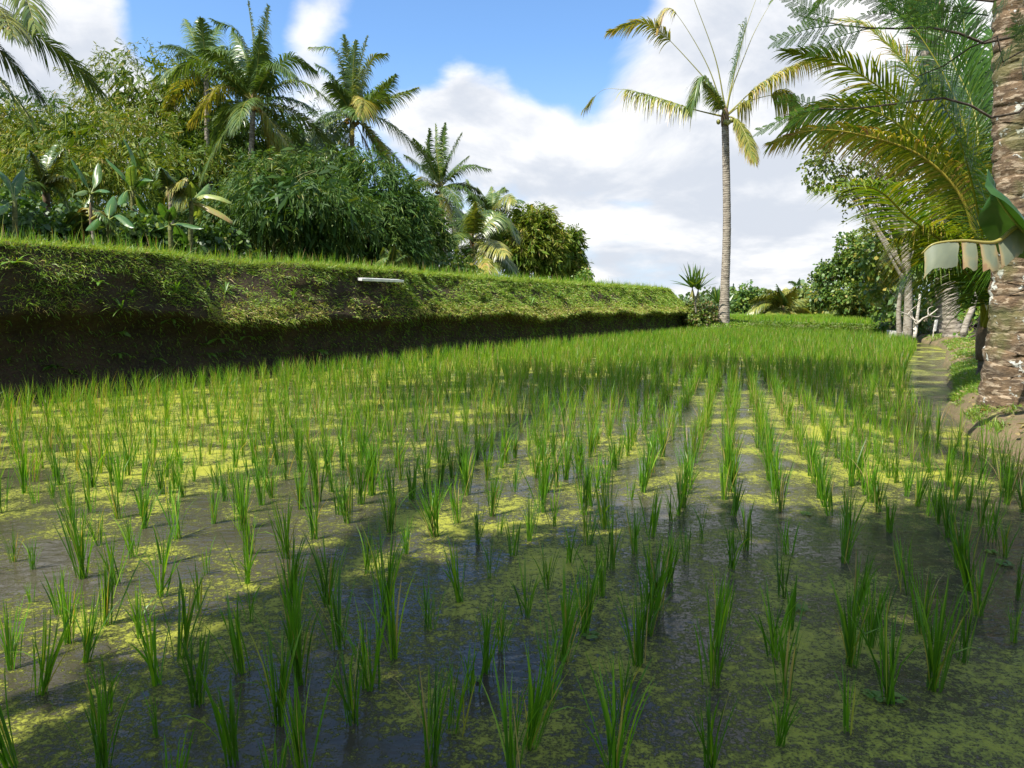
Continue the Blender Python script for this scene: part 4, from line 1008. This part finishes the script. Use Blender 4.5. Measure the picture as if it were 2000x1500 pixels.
for k, (x, y, d, rx, rz, lab, tn) in enumerate([(45, 455, 22.5, 75, 38, 'dark tangled shrub below the dark banana plant', .3), (150, 465, 23.5, 60, 34, 'dark shrub around the stems of the pale-leaved banana plant', .32), (255, 462, 23, 55, 36, 'dark shrub at the foot of the tallest banana plant', .35), (310, 470, 24.5, 50, 30, 'low shrub behind the short banana plant', .35), (430, 478, 25, 55, 26, 'low shrub under the torn yellow banana leaves', .3), (60, 400, 27, 70, 40, 'dusky shrub rising behind the young feathery palm', .35), (870, 525, 33, 45, 18, 'broad-leaved low shrub below the slender palm', .55)]):  # low tints darken most of these shrubs, imitating shade under the trees
    b_ = P(x, 500, d) * np.array([1, 1, 0]) + np.array([0, 0, LW])
    tree(lab, b_, P(x, y, d), [pb(x, y, d, rx, rz), pb(x - rx * .5, y + 12, d, rx * .6, rz * .8), pb(x + rx * .5, y + 10, d + .5, rx * .6, rz * .8)], 520, .2, 'broad', 170 + k, name='shrub', cat='shrub', tint=tn, r=.03, group='shrubs under the bamboo')

# bare bleached shrub
def bare():
    base = P(1786, 660, 24.5); root = empty('bare_shrub', base, 'small leafless bleached shrub with forking white branches', 'shrub')
    d = 24.5
    for pts_, r in (([(1786, 660), (1790, 632), (1794, 600), (1797, 575)], (.07, .04)), ([(1790, 634), (1782, 618), (1781, 608)], (.035, .02)), ([(1791, 632), (1802, 622), (1815, 616), (1832, 603)], (.04, .012)), ([(1815, 616), (1832, 619), (1841, 611)], (.02, .01)), ([(1813, 617), (1813, 603), (1822, 598)], (.02, .01)), ([(1790, 628), (1772, 615), (1750, 605)], (.03, .01)), ([(1772, 615), (1780, 605), (1792, 596)], (.02, .008)), ([(1786, 645), (1784, 640), (1786, 628)], (.02, .015))):
        m = MB(); m.tube(spline([P(x, y, d + .1 * (q % 2)) for q, (x, y) in enumerate(pts_)], 10), np.linspace(*r, 10), 6, .5)
        m.build('branch' if r[0] < .07 else 'trunk', M['bare_wood'], root, org=base)
    base = P(1882, 648, 22.); o = MB(); o.tube(spline([P(1880, 655, 22), P(1888, 628, 22), P(1900, 600, 22), P(1908, 570, 22.3)], 14), np.linspace(.10, .06, 14), 8, .5)
    tag(o.build('leaning_trunk', M['tree_bark'], org=base), 'thin bare trunk leaning right, between the swollen palm and the young palm', 'tree trunk')
bare()

# banana plants
def banana_leaf(path, hw, rng, torn=0., tint=.45, tip=.6, sag=.55, fold=None, ns=26):
    c = spline(path, ns); T = unit(np.gradient(c, axis=0)); u = np.linspace(0, 1, ns)
    S = unit(np.cross(T, Z) + 1e-4); 
    S = unit(S + np.array([.0, .0, 0.])); Nn = np.cross(S, T); Nn = Nn * np.sign(Nn[:, 2:] + 1e-6)
    wpr = np.interp(u, [0, .14, .2, .4, .75, .93, 1], [.02, .02, .45, .95, .85, .42, .03]) * hw
    m = MB()
    for sg in (-1, 1):
        k = 5; sl = np.linspace(0, 1, k)
        V = c[:, None] + S[:, None] * sg * (wpr[:, None] * sl[None, :] * (1 - .25 * sag * sl[None, :]))[..., None] + Nn[:, None] * (.18 * wpr[:, None] * sl * (1 - sl))[..., None] - Z * (sag * wpr[:, None] * sl[None, :] ** 2)[..., None] + T[:, None] * (.25 * wpr[:, None] * sl)[..., None]
        V = V + rng.normal(0, .012, V.shape) * hw * sl[None, :, None]
        tt = np.clip(tint + (tip - tint) * (sl[None, :] ** 2) * rng.uniform(.2, 1, (ns, 1)) + rng.normal(0, .05, (ns, k)), 0, 1)
        i = 0
        while i < ns - 1:
            L = int(rng.integers(2, 5)) if torn and rng.random() < torn else ns
            j = min(ns - 1, i + L)
            blk = V[i:j + 1].copy()
            if torn: blk = blk + (rng.normal(0, .10) * hw) * T[i:j + 1, None] * sl[None, :, None] - Z * (abs(rng.normal(0, .25)) * hw) * sl[None, :, None] ** 2
            a, b = blk.shape[:2]
            p = np.arange(a - 1)[:, None]; q = np.arange(b - 1)[None]
            m.add(blk.reshape(-1, 3), np.stack([p * b + q, p * b + q + 1, (p + 1) * b + q + 1, (p + 1) * b + q], -1).reshape(-1, 4), tt[i:j + 1].reshape(-1))
            i = j
    m.tube(c - Nn * .01, np.interp(u, [0, .3, 1], [.035, .018, .004]), 5, .8)
    return m
def banana(label, d, base_px, crown_px, leaves, seed, mat='banana', z=LW, group='banana plants on the terrace', r=.10):
    rng = np.random.default_rng(seed)
    cr = P(*crown_px, d); base = np.array([P(base_px, 500, d)[0], d, z])
    root = empty('banana_plant', base, label, 'banana plant', group)
    m = MB(); m.tube(spline([base - Z * .05, (base + cr) / 2, cr], 10), np.linspace(r, r * .6, 10), 10, .35)
    m.build('stem', M['culm'], root, org=base)
    for lf in leaves:
        pxp, o = lf[0], dict(lf[1]) if len(lf) > 1 else {}
        path = frond_len(cr, pxp, d, o.pop('want', 1.25), o.pop('sg', rng.choice([-1, 1])))
        banana_leaf(path, o.pop('hw', .20), rng, **o).build('leaf', M[o.get('mat', mat)], root, org=base)
    return root
banana('banana plant with broad upright leaves, tallest on the terrace', 25, 262, (258, 372), [([(240, 340), (206, 308)],), ([(262, 340), (258, 300), (240, 268)],), ([(280, 350), (300, 352)], dict(sg=-1)), ([(268, 380), (290, 420)], dict(torn=.8, tip=.8)), ([(245, 375), (235, 400)], dict(sg=-1)), ([(255, 330), (262, 322)], dict(tint=.6))], 121)
banana('banana plant with two broad pale leaves, left of the tallest', 26, 180, (178, 378), [([(160, 340), (138, 308)],), ([(188, 350), (192, 318)], dict(tint=.55)), ([(165, 372), (145, 380)], dict(sg=-1, tint=.6)), ([(200, 370), (215, 375)], dict(sg=-1)), ([(170, 400), (160, 430)],)], 122)
banana('banana plant with long torn yellow leaves, nearest the bamboo gap', 23.5, 368, (374, 392), [([(400, 380), (430, 384), (452, 395)], dict(torn=.9, tint=.75, tip=.85)), ([(400, 400), (432, 415), (455, 432)], dict(torn=.9, tint=.85, tip=1.)), ([(385, 405), (384, 425)], dict(torn=.6, tint=.7)), ([(395, 372), (408, 358)], dict(torn=.5, tint=.55)), ([(372, 372), (373, 355)], dict(tint=.7))], 123)
banana('short banana plant with a drooping bluish leaf', 22.5, 335, (332, 440), [([(345, 442), (360, 475)], dict(hw=.28)), ([(315, 445), (290, 450)],), ([(325, 415), (312, 395)],), ([(360, 436), (398, 446)], dict(tint=.3)), ([(330, 425), (338, 402)],)], 124)
banana('dark banana plant beside the terrace end', 21, 30, (28, 392), [([(15, 350), (-20, 320)],), ([(40, 385), (55, 400)],), ([(10, 400), (-20, 420)],), ([(30, 360), (45, 330)],)], 125)
banana('dark low banana plant under the broad pale leaves', 22, 215, (212, 430), [([(235, 420), (262, 445)],), ([(195, 425), (170, 450)],), ([(215, 405), (222, 382)],)], 126)
palm('young palm with upright feathery fronds among the banana plants', P(95, 520, 25) * [1, 1, 0] + [0, 0, LW], P(90, 375, 25), 25, [([(75, 330), (60, 295)],), ([(92, 320), (108, 285)],), ([(105, 330), (125, 290)], dict(tint=.55)), ([(112, 350), (140, 350)], dict(tint=.72)), ([(70, 355), (45, 360)],), ([(110, 370), (130, 400)],)], seed=131, nnut=0, extra=0, want=2.3, Lf=.55, r=(.12, .1), name='young_palm', rings=12)
palm('small palm with one pale fan of stiff leaflets between banana plants', P(340, 520, 24) * [1, 1, 0] + [0, 0, LW], P(332, 372, 24), 24, [([(345, 358), (362, 352)], dict(tint=.75, sg=-1)), ([(348, 370), (368, 392)], dict(tint=.65)), ([(318, 360), (305, 365)],), ([(325, 350), (315, 328)],)], seed=132, nnut=0, extra=0, want=1.7, Lf=.5, r=(.09, .07), name='young_palm', rings=12)
palm('low palm seedling with grey arching fronds at the thicket foot', P(765, 545, 24) * [1, 1, 0] + [0, 0, LW], P(765, 515, 24), 24, [([(768, 490), (780, 505), (783, 525)], dict(tint=.6)), ([(755, 488), (742, 500)],), ([(750, 505), (735, 520)],), ([(770, 480), (762, 478)],), ([(790, 500), (805, 515)],)], seed=133, nnut=0, extra=0, want=1.2, Lf=.3, r=(.05, .04), name='young_palm', rings=12)
palm('drooping grey palm sapling under the banana plants', P(190, 520, 22) * [1, 1, 0] + [0, 0, LW], P(178, 425, 22), 22, [([(185, 410), (200, 420), (215, 445)], dict(tint=.72)), ([(172, 408), (168, 440)], dict(tint=.9)), ([(200, 420), (230, 460)],), ([(150, 420), (125, 445)],), ([(160, 440), (150, 470)],)], seed=134, nnut=0, extra=0, want=1.8, Lf=.45, r=(.07, .05), name='young_palm', rings=12)

# torn banana leaves close to the thick trunk
def near_banana():
    rng = np.random.default_rng(140); d = 7.0
    base = np.array([P(2075, 700, d)[0], d, .3]); cr = P(2070, 400, d)
    root = empty('banana_plant', base, 'banana plant with a torn weathered leaf, beside the thick trunk', 'banana plant')
    m = MB(); m.tube(spline([base - Z * .1, cr], 8), np.linspace(.11, .07, 8), 10, .35); m.build('stem', M['culm'], root, org=base)
    # weathered leaf: folded blade hanging from its midrib in three torn lobes
    rib = [P(2050, 430, d), P(1990, 440, d - .3), P(1945, 472, d - .45), P(1880, 470, d - .5), P(1825, 476, d - .5), P(1800, 496, d - .45)]
    c = spline(rib, 60)
    m = MB(); px0 = proj(c)[0]
    def lobe(a, b, drop, t, lean):
        seg = c[(px0 >= a) & (px0 <= b)]
        if len(seg) < 2: return
        V = []; k = 6
        for q, p in enumerate(seg):
            for s in np.linspace(0, 1, k):
                uu = q / (len(seg) - 1)
                V.append(p + np.array([lean * s, -.05 * math.sin(s * 1.6) - .02 * math.sin(uu * 3.1) * s, -drop * s * (1 - .05 * math.cos(uu * 9) - .16 * abs(mnoise.noise(Vector((uu * 5 + a * .1, 0, 0)))))]) + rng.normal(0, .002, 3))
        V = np.array(V); n = len(seg); p = np.arange(n - 1)[:, None]; q = np.arange(k - 1)[None]
        tt = np.clip(t + .55 * np.array([max(0, mnoise.noise(Vector(v * 9)) - .05) for v in V]) + rng.normal(0, .06, len(V)), 0, 1)
        edge = np.tile(np.array([0, 0, 0, .02, .08, .2]), n) + np.repeat(np.interp(np.arange(n), [0, 1, n - 3, n - 1], [.25, .0, .0, .5]), k)
        m.add(V, np.stack([p * k + q, p * k + q + 1, (p + 1) * k + q + 1, (p + 1) * k + q], -1).reshape(-1, 4), np.clip(tt + edge, 0, 1))
    lobe(1800, 1876, .24, .25, -.02); lobe(1876, 1911, .265, .45, .0); lobe(1909, 1946, .265, .5, .02); lobe(1948, 2000, .25, .4, .02)
    m.build('leaf', M['banana_grey'], root, org=base)
    m = MB(); m.tube(c, np.linspace(.03, .008, 60), 6, .9); m.build('midrib', M['banana'], root, org=base)
    banana_leaf([P(2060, 520, d), P(2000, 452, d - .3), P(1952, 390, d - .5), P(1930, 330, d - .45)], .27, rng, tint=.05, tip=.1, sag=.7).build('leaf', M['banana'], root, org=base)
    banana_leaf([cr, P(2120, 300, d), P(2150, 180, d)], .28, rng, tint=.3).build('leaf', M['banana'], root, org=base)
near_banana()

# feathery tree overhanging from the right
def feather_mesh(L, pairs, pl, seed):
    rng = np.random.default_rng(seed); m = MB()
    m.tube(spline([(0, 0, 0), (L * .5, 0, .01), (L, 0, -.03)], 8), np.linspace(.003, .001, 8), 4, .3)
    for i in range(pairs):
        u = .16 + .84 * i / (pairs - 1); o = np.array([L * u, 0, .01 - .04 * u * u])
        for sg in (-1, 1):
            a = np.interp(u, [0, 1], [1.15, .55]) + rng.normal(0, .06); ln = pl * np.interp(u, [0, .4, 1], [.75, 1, .6]) * rng.uniform(.9, 1.1)
            D = np.array([math.cos(a), sg * math.sin(a), rng.normal(-.12, .08)]); n = 13
            s = np.linspace(.06, 1, n); c = o + D * ln * s[:, None] - Z * (.12 * ln * s ** 2)[:, None]
            Sd = unit(np.cross(D, Z))
            for g in (-1, 1):
                dd = unit(Sd * g + D * .45 + rng.normal(0, .06, (n, 3)))
                l = ln * .21 * np.interp(s, [0, .5, 1], [.8, 1, .6])
                t = np.linspace(0, 1, 3)[None, :, None]
                Pc = c[:, None] + dd[:, None] * l[:, None, None] * t
                W = np.broadcast_to(unit(D)[None, None] * np.array([.5, 1, .2])[None, :, None] * (ln * .036), Pc.shape)
                m.strips(Pc, W, np.clip(rng.normal(.5, .15, n), 0, 1))
    return m.mesh('leaf', M['feather'])
def feather_tree():
    base = np.array([3.9, 2.4, .28]); rng = np.random.default_rng(150)
    root = empty('feathery_tree', base, 'feathery-leaved tree whose twigs hang across the thick palm trunk', 'tree')
    top = np.array([3.7, 3.0, 4.6])
    m = MB(); m.tube(spline([base - Z * .1, (base + top) / 2 + [.1, 0, 0], top], 14), np.linspace(.09, .045, 14), 9, .5); m.build('trunk', M['dark_bark'], root, org=base)
    me = [feather_mesh(.30, 9, .078, 1), feather_mesh(.34, 10, .085, 2), feather_mesh(.26, 8, .07, 3)]
    d = 4.3
    for pts_ in ([(2050, 170, d), (1850, 190, d), (1660, 213, d + .2), (1600, 210, d + .3), (1530, 225, d + .4)], [(2050, 20, d - .3), (1830, 52, d - .2), (1700, 55, d), (1620, 45, d + .2), (1560, 30, d + .3)], [(2040, 60, d - .6), (1940, 66, d - .5), (1850, 125, d - .4), (1790, 150, d - .3)], [(2050, -60, d - .4), (1800, -30, d), (1650, -10, d + .2)]):
        m = MB(); w = spline([top] + [P(*q) for q in pts_], 24); m.tube(w, np.linspace(.02, .003, 24), 5, .5); m.build('twig', M['dark_bark'], root, org=base)
    spec = [(1930, 30, 1740, 25, d - .6, 1), (1900, -10, 1720, 0, d - .6, 1), (1700, 55, 1580, 92, d, 0), (1690, 52, 1640, 100, d, 0), (1640, 48, 1512, 72, d + .1, 0), (1640, 40, 1550, 20, d + .1, 1), (1600, 30, 1530, -10, d + .2, 0), (1780, 40, 1690, 20, d, 2), (1770, 20, 1680, -15, d, 1),
            (1620, 212, 1484, 242, d + .3, 0), (1600, 210, 1525, 188, d + .3, 2), (1650, 212, 1580, 258, d + .3, 0), (1820, 150, 1745, 205, d - .3, 1), (1850, 130, 1790, 190, d - .4, 2), (1790, 150, 1735, 120, d - .3, 2), (1990, 85, 1918, 145, d - .6, 0), (2010, 110, 1985, 30, d - .7, 1), (2040, 60, 1965, 55, d - .6, 1), (2010, 90, 1990, 160, d - .6, 2),
            (1960, 10, 1880, 60, d - .5, 2), (1900, 20, 1820, 75, d - .5, 0), (1830, 0, 1740, 60, d - .3, 2), (1980, -20, 1930, 40, d - .6, 1), (1720, -20, 1600, -10, d, 1), (1850, 190, 1800, 170, d, 2)]
    for (x0, y0, x1, y1, dd, k) in spec:
        a, b = P(x0, y0, dd), P(x1, y1, dd - .04)
        o = link('leaf', me[k], root, a)
        X = Vector(b - a); L0 = [.30, .34, .26][k]
        q = X.to_track_quat('X', 'Z'); o.rotation_mode = 'QUATERNION'
        from mathutils import Quaternion
        o.rotation_quaternion = q @ Quaternion((1, 0, 0), rng.uniform(.2, 1.0))
        s = X.length / L0; o.scale = (s, s, s)
feather_tree()

# dracaenas
def dracaena(label, d, base_px, heads, seed):
    rng = np.random.default_rng(seed); base = P(*base_px, d)
    root = empty('dracaena', base, label, 'dracaena', 'dracaenas near the tall lone palm')
    for (hx, hy, n, L) in heads:
        hp = P(hx, hy, d + rng.normal(0, .15))
        m = MB(); m.tube(spline([base - Z * .1, (base + hp) / 2 + rng.normal(0, .05, 3), hp], 10), np.linspace(.045, .03, 10), 7, .5); m.build('stem', M['tree_bark'], root, org=base)
        m = MB(); az = np.arange(n) * 2.4; el = np.linspace(1.45, .35, n) + rng.normal(0, .1, n)
        D = np.stack([np.cos(az) * np.cos(el), np.sin(az) * np.cos(el), np.sin(el)], 1)
        Lf = L * rng.uniform(.75, 1.05, n); s = np.linspace(0, 1, 6)[None, :, None]
        Pc = hp + D[:, None] * Lf[:, None, None] * s - Z * (.16 * Lf * (1.5 - el))[:, None, None] * s ** 2
        wd = unit(np.cross(D, Z + rng.normal(0, .2, (n, 3))))
        m.strips(Pc, wd[:, None] * np.array([.5, .9, 1, .9, .6, .05])[None, :, None] * .055, np.clip(rng.normal(.5, .2, n), 0, 1))
        m.build('leaves', M['dracaena'], root, org=base)
        m = MB(); n2 = 7; az = rng.uniform(0, 6.28, n2); D = np.stack([np.cos(az) * .25, np.sin(az) * .25, -np.ones(n2)], 1)
        Pc = hp - Z * .05 + D[:, None] * (.75 * rng.uniform(.6, 1, n2))[:, None, None] * s; wd = np.stack([-np.sin(az), np.cos(az), 0 * az], 1)
        m.strips(Pc, wd[:, None] * np.array([.4, .8, 1, .8, .5, .05])[None, :, None] * .04, np.full(n2, .95)); m.build('dead_leaves', M['herb'], root, org=base)
dracaena('dracaena with two upright leaf heads against the sky, on the mound', 35.8, (1360, 610), [(1352, 562, 26, 1.35), (1364, 566, 24, 1.2)], 160)
dracaena('shorter dracaena half hidden by the tall lone trunk', 38.5, (1404, 618), [(1402, 592, 26, 1.1), (1418, 598, 20, 1.0)], 161)

def on_bank(px, py):
    """the bank face point seen at a pixel: nearest vertex of the bank mesh in the picture"""
    V = LBANK[:, :LNP].reshape(-1, 3); V = V[(V[:, 1] > 4) & (V[:, 1] < 37.5)]
    X, Y = proj(V); k = np.argmin((X - px) ** 2 + (Y - py) ** 2); return V[k]
# white board lodged in the bank
def board():
    out = np.array([bdir[1], -bdir[0], 0]); a, b = on_bank(686, 548) + out * .17, on_bank(769, 552) + out * .17
    m = MB(); c = spline([a, (a + b) / 2, b], 12); X = unit(b - a); U = unit(np.array([-.25, -.5, .8])); S = unit(np.cross(U, X)); U = np.cross(X, S)
    prof = np.array([(-.075, -.02), (.075, -.02), (.08, -.01), (.08, .035), (.075, .045), (-.075, .045), (-.08, .035), (-.08, -.01)])
    V = []; nn = len(prof)
    for q, p in enumerate(c):
        k = 1 - .12 * (q in (0, 11))
        for (s, u_) in prof: V.append(p + S * s * k + U * u_ * k)
    n = len(c); i = np.arange(n - 1)[:, None]; j = np.arange(nn)[None]; j2 = (j + 1) % nn
    m.add(V, np.stack([i * nn + j, i * nn + j2, (i + 1) * nn + j2, (i + 1) * nn + j], -1).reshape(-1, 4), .5)
    m.f.append(np.array([[0, 7, 6, 5], [0, 5, 4, 1], [1, 4, 3, 2]])); e = (n - 1) * nn
    m.f.append(np.array([[0, 5, 6, 7], [0, 1, 4, 5], [1, 2, 3, 4]]) + e)
    tag(m.build('board', M['white'], org=(a + b) / 2, smooth=False), 'long white board lodged in the grassy slope of the terrace bank', 'board')
board()
def stake():
    d = 25.8; base = P(1822, 658, d); root = empty('stake_sign', base, 'white ribbed panel on a thin stake beside the palm path', 'sign')
    m = MB(); m.tube(spline([base - Z * .1, P(1824, 640, d)], 5), .02, 6, .5); m.build('stake', M['bare_wood'], root, org=base)
    a, b = P(1825, 648, d), P(1829, 625, d); X = unit(b - a); n = 9
    for k in range(n):
        m = MB(); p = a + (b - a) * (k + .5) / n; h = np.linalg.norm(b - a) / n * .42
        for dx in (0,): m.tube(np.array([p + [-.055, 0, 0], p + [.055, 0, .012]]), h, 8, .5)
        m.build('rib', M['white'], root, org=base)
    t0, t1 = P(1734, 656, 27.6), P(1768, 660, 26.9)
    m = MB(); S = np.array([.2, .5, 0]); hh = np.array([0, 0, .30])
    V = [t0 - Z * .2, t1 - Z * .2, t1 - Z * .2 + S, t0 - Z * .2 + S]; V += [v + hh + [0, 0, .12] for v in V]
    inn = [V[4] * .9 + V[6] * .1, V[5] * .9 + V[7] * .1, V[6] * .9 + V[4] * .1, V[7] * .9 + V[5] * .1]
    V = V + inn + [v - [0, 0, .12] for v in inn]
    m.add(V, [[0, 1, 5, 4], [1, 2, 6, 5], [2, 3, 7, 6], [3, 0, 4, 7], [4, 5, 9, 8], [5, 6, 10, 9], [6, 7, 11, 10], [7, 4, 8, 11], [8, 9, 13, 12], [9, 10, 14, 13], [10, 11, 15, 14], [11, 8, 12, 15], [12, 13, 14, 15]], .5)
    tag(m.build('trough', M['concrete'], org=(t0 + t1) / 2, smooth=False), 'low pale concrete trough at the corner of the raised field', 'trough')
stake()

# herbs and ferns on the bank face, floating weeds on the water
def herb_mesh(n, L, w, seed, up=.5, narrow=False):
    rng = np.random.default_rng(seed); m = MB(); az = rng.uniform(0, 6.28, n); el = rng.uniform(.0, 1.2, n)
    D = np.stack([np.cos(az) * np.cos(el), np.sin(az) * np.cos(el), np.sin(el)], 1); Lf = L * rng.uniform(.55, 1.1, n); s = np.linspace(0, 1, 5)[None, :, None]
    Pc = D[:, None] * Lf[:, None, None] * s - Z * (.45 * Lf)[:, None, None] * s ** 2
    wd = unit(np.cross(D, Z)); m.strips(Pc, wd[:, None] * np.array([.2, .8, 1, .7, .05])[None, :, None] * w, np.clip(rng.normal(.55, .15, n), 0, 1))
    return m.mesh('leafy_herb', M['herb'])
def fern_mesh(seed):
    rng = np.random.default_rng(seed); m = MB()
    for q in range(5):
        a = q * 1.26 + rng.normal(0, .2); L = rng.uniform(.2, .32); h = np.array([math.cos(a), math.sin(a), 0]); s = np.linspace(0, 1, 6)
        c = h * (L * s)[:, None] + Z * (L * (.55 * s - .8 * s * s))[:, None]
        f = frond_mesh(c, .06, 16, rng, droop=.25, w=.008, tint=.5, r0=.003, side=np.array([-h[1], h[0], 0]), vup=.0, ns=16, petiole_t=.4)
        for v, ff, t in zip(f.v, f.f, f.t): pass
        off = m.n; m.v += f.v; m.f += [x + off for x in f.f]; m.t += f.t; m.n += f.n
    return m.mesh('fern', M['herb'])
HM = [herb_mesh(11, .20, .022, 1), herb_mesh(16, .16, .018, 2), herb_mesh(14, .34, .010, 3), herb_mesh(18, .28, .009, 4)]
FM = [fern_mesh(5), fern_mesh(6)]
for k, (x, y, kind, s) in enumerate([(20, 515, 0, 1.7), (102, 555, 0, 1.), (200, 552, 0, 1.1), (190, 595, 1, .9), (130, 545, 1, .7), (205, 535, 1, 1.), (265, 575, 3, 1.1), (305, 562, 3, 1.), (352, 565, 2, 1.3), (410, 565, 3, 1.2), (442, 570, 2, 1.4), (240, 612, 2, 1.2), (545, 560, 2, 1.3), (578, 575, 2, 1.3), (540, 575, 3, 1.), (600, 595, 3, .9), (745, 588, 2, 1.2), (720, 580, 3, 1.2), (790, 565, 1, 1.), (1035, 595, 2, 1.6), (1090, 575, 3, 1.6), (105, 715, 0, 1.1), (130, 725, 1, .8), (10, 712, 1, .9)]):
    p = on_bank(x, y); o = link('leafy_herb', HM[kind], None, p); o.scale = (s,) * 3; o.rotation_euler = (0, 0, k * 1.3)
    tag(o, ['broad-leaved herb rosette rooted in the bare face of the terrace bank', 'small leafy herb clinging to the face of the terrace bank', 'grass tussock hanging from the face of the terrace bank', 'wispy grass tuft sprouting from the face of the terrace bank'][kind], ['herb', 'herb', 'grass tuft', 'grass tuft'][kind], ['herb rosettes on the terrace bank', 'small herbs on the terrace bank', 'grass tussocks on the terrace bank', 'wispy tufts on the terrace bank'][kind])
for k, (x, y, s) in enumerate([(428, 660, 1.), (440, 690, 1.1), (422, 695, .8), (395, 692, .7), (480, 655, .8), (230, 655, .9), (222, 695, .8), (300, 705, .8), (398, 672, .6), (620, 690, 1.), (505, 665, .7), (590, 640, .8), (345, 625, .8), (820, 640, 1.)]):
    p = on_bank(x, y); o = link('fern', FM[k % 2], None, p); o.scale = (s,) * 3; o.rotation_euler = (0, 0, k * 2.1)
    tag(o, 'small fern growing out of the dark undercut wall of the terrace bank', 'fern', 'ferns on the undercut bank wall')
def float_mesh(seed):
    rng = np.random.default_rng(seed); m = MB()
    for q in range(6):
        a = q * 1.05 + rng.normal(0, .25); c = np.array([math.cos(a), math.sin(a), 0]) * rng.uniform(.012, .03); r = rng.uniform(.010, .018); t = np.linspace(0, 2 * np.pi, 9)[:-1]
        V = np.concatenate([[c + [0, 0, .006]], c + np.stack([np.cos(t) * r, np.sin(t) * r, .010 + .003 * np.cos(2 * t)], 1)])
        m.add(V, [[0, 1 + i, 1 + (i + 1) % 8, 1 + (i + 1) % 8] for i in range(8)], rng.uniform(.4, .8))
    return m.mesh('floating_weed', M['herb'])
FW = [float_mesh(1), float_mesh(2)]
for k, (x, y, s) in enumerate([(1716, 1366, 1.1), (1750, 1368, 1.), (1695, 1355, .7), (1156, 1245, 1.), (1562, 1192, 1.2), (1962, 1103, 1.3), (1935, 1080, 1.), (1575, 1005, 1.1), (930, 1330, .7)]):
    o = link('floating_weed', FW[k % 2], None, G(x, y)); o.scale = (s,) * 3; o.rotation_euler = (0, 0, k * 1.7)
    tag(o, 'small round-leaved green weed floating on the paddy water', 'water weed', 'floating weeds between the rice rows')
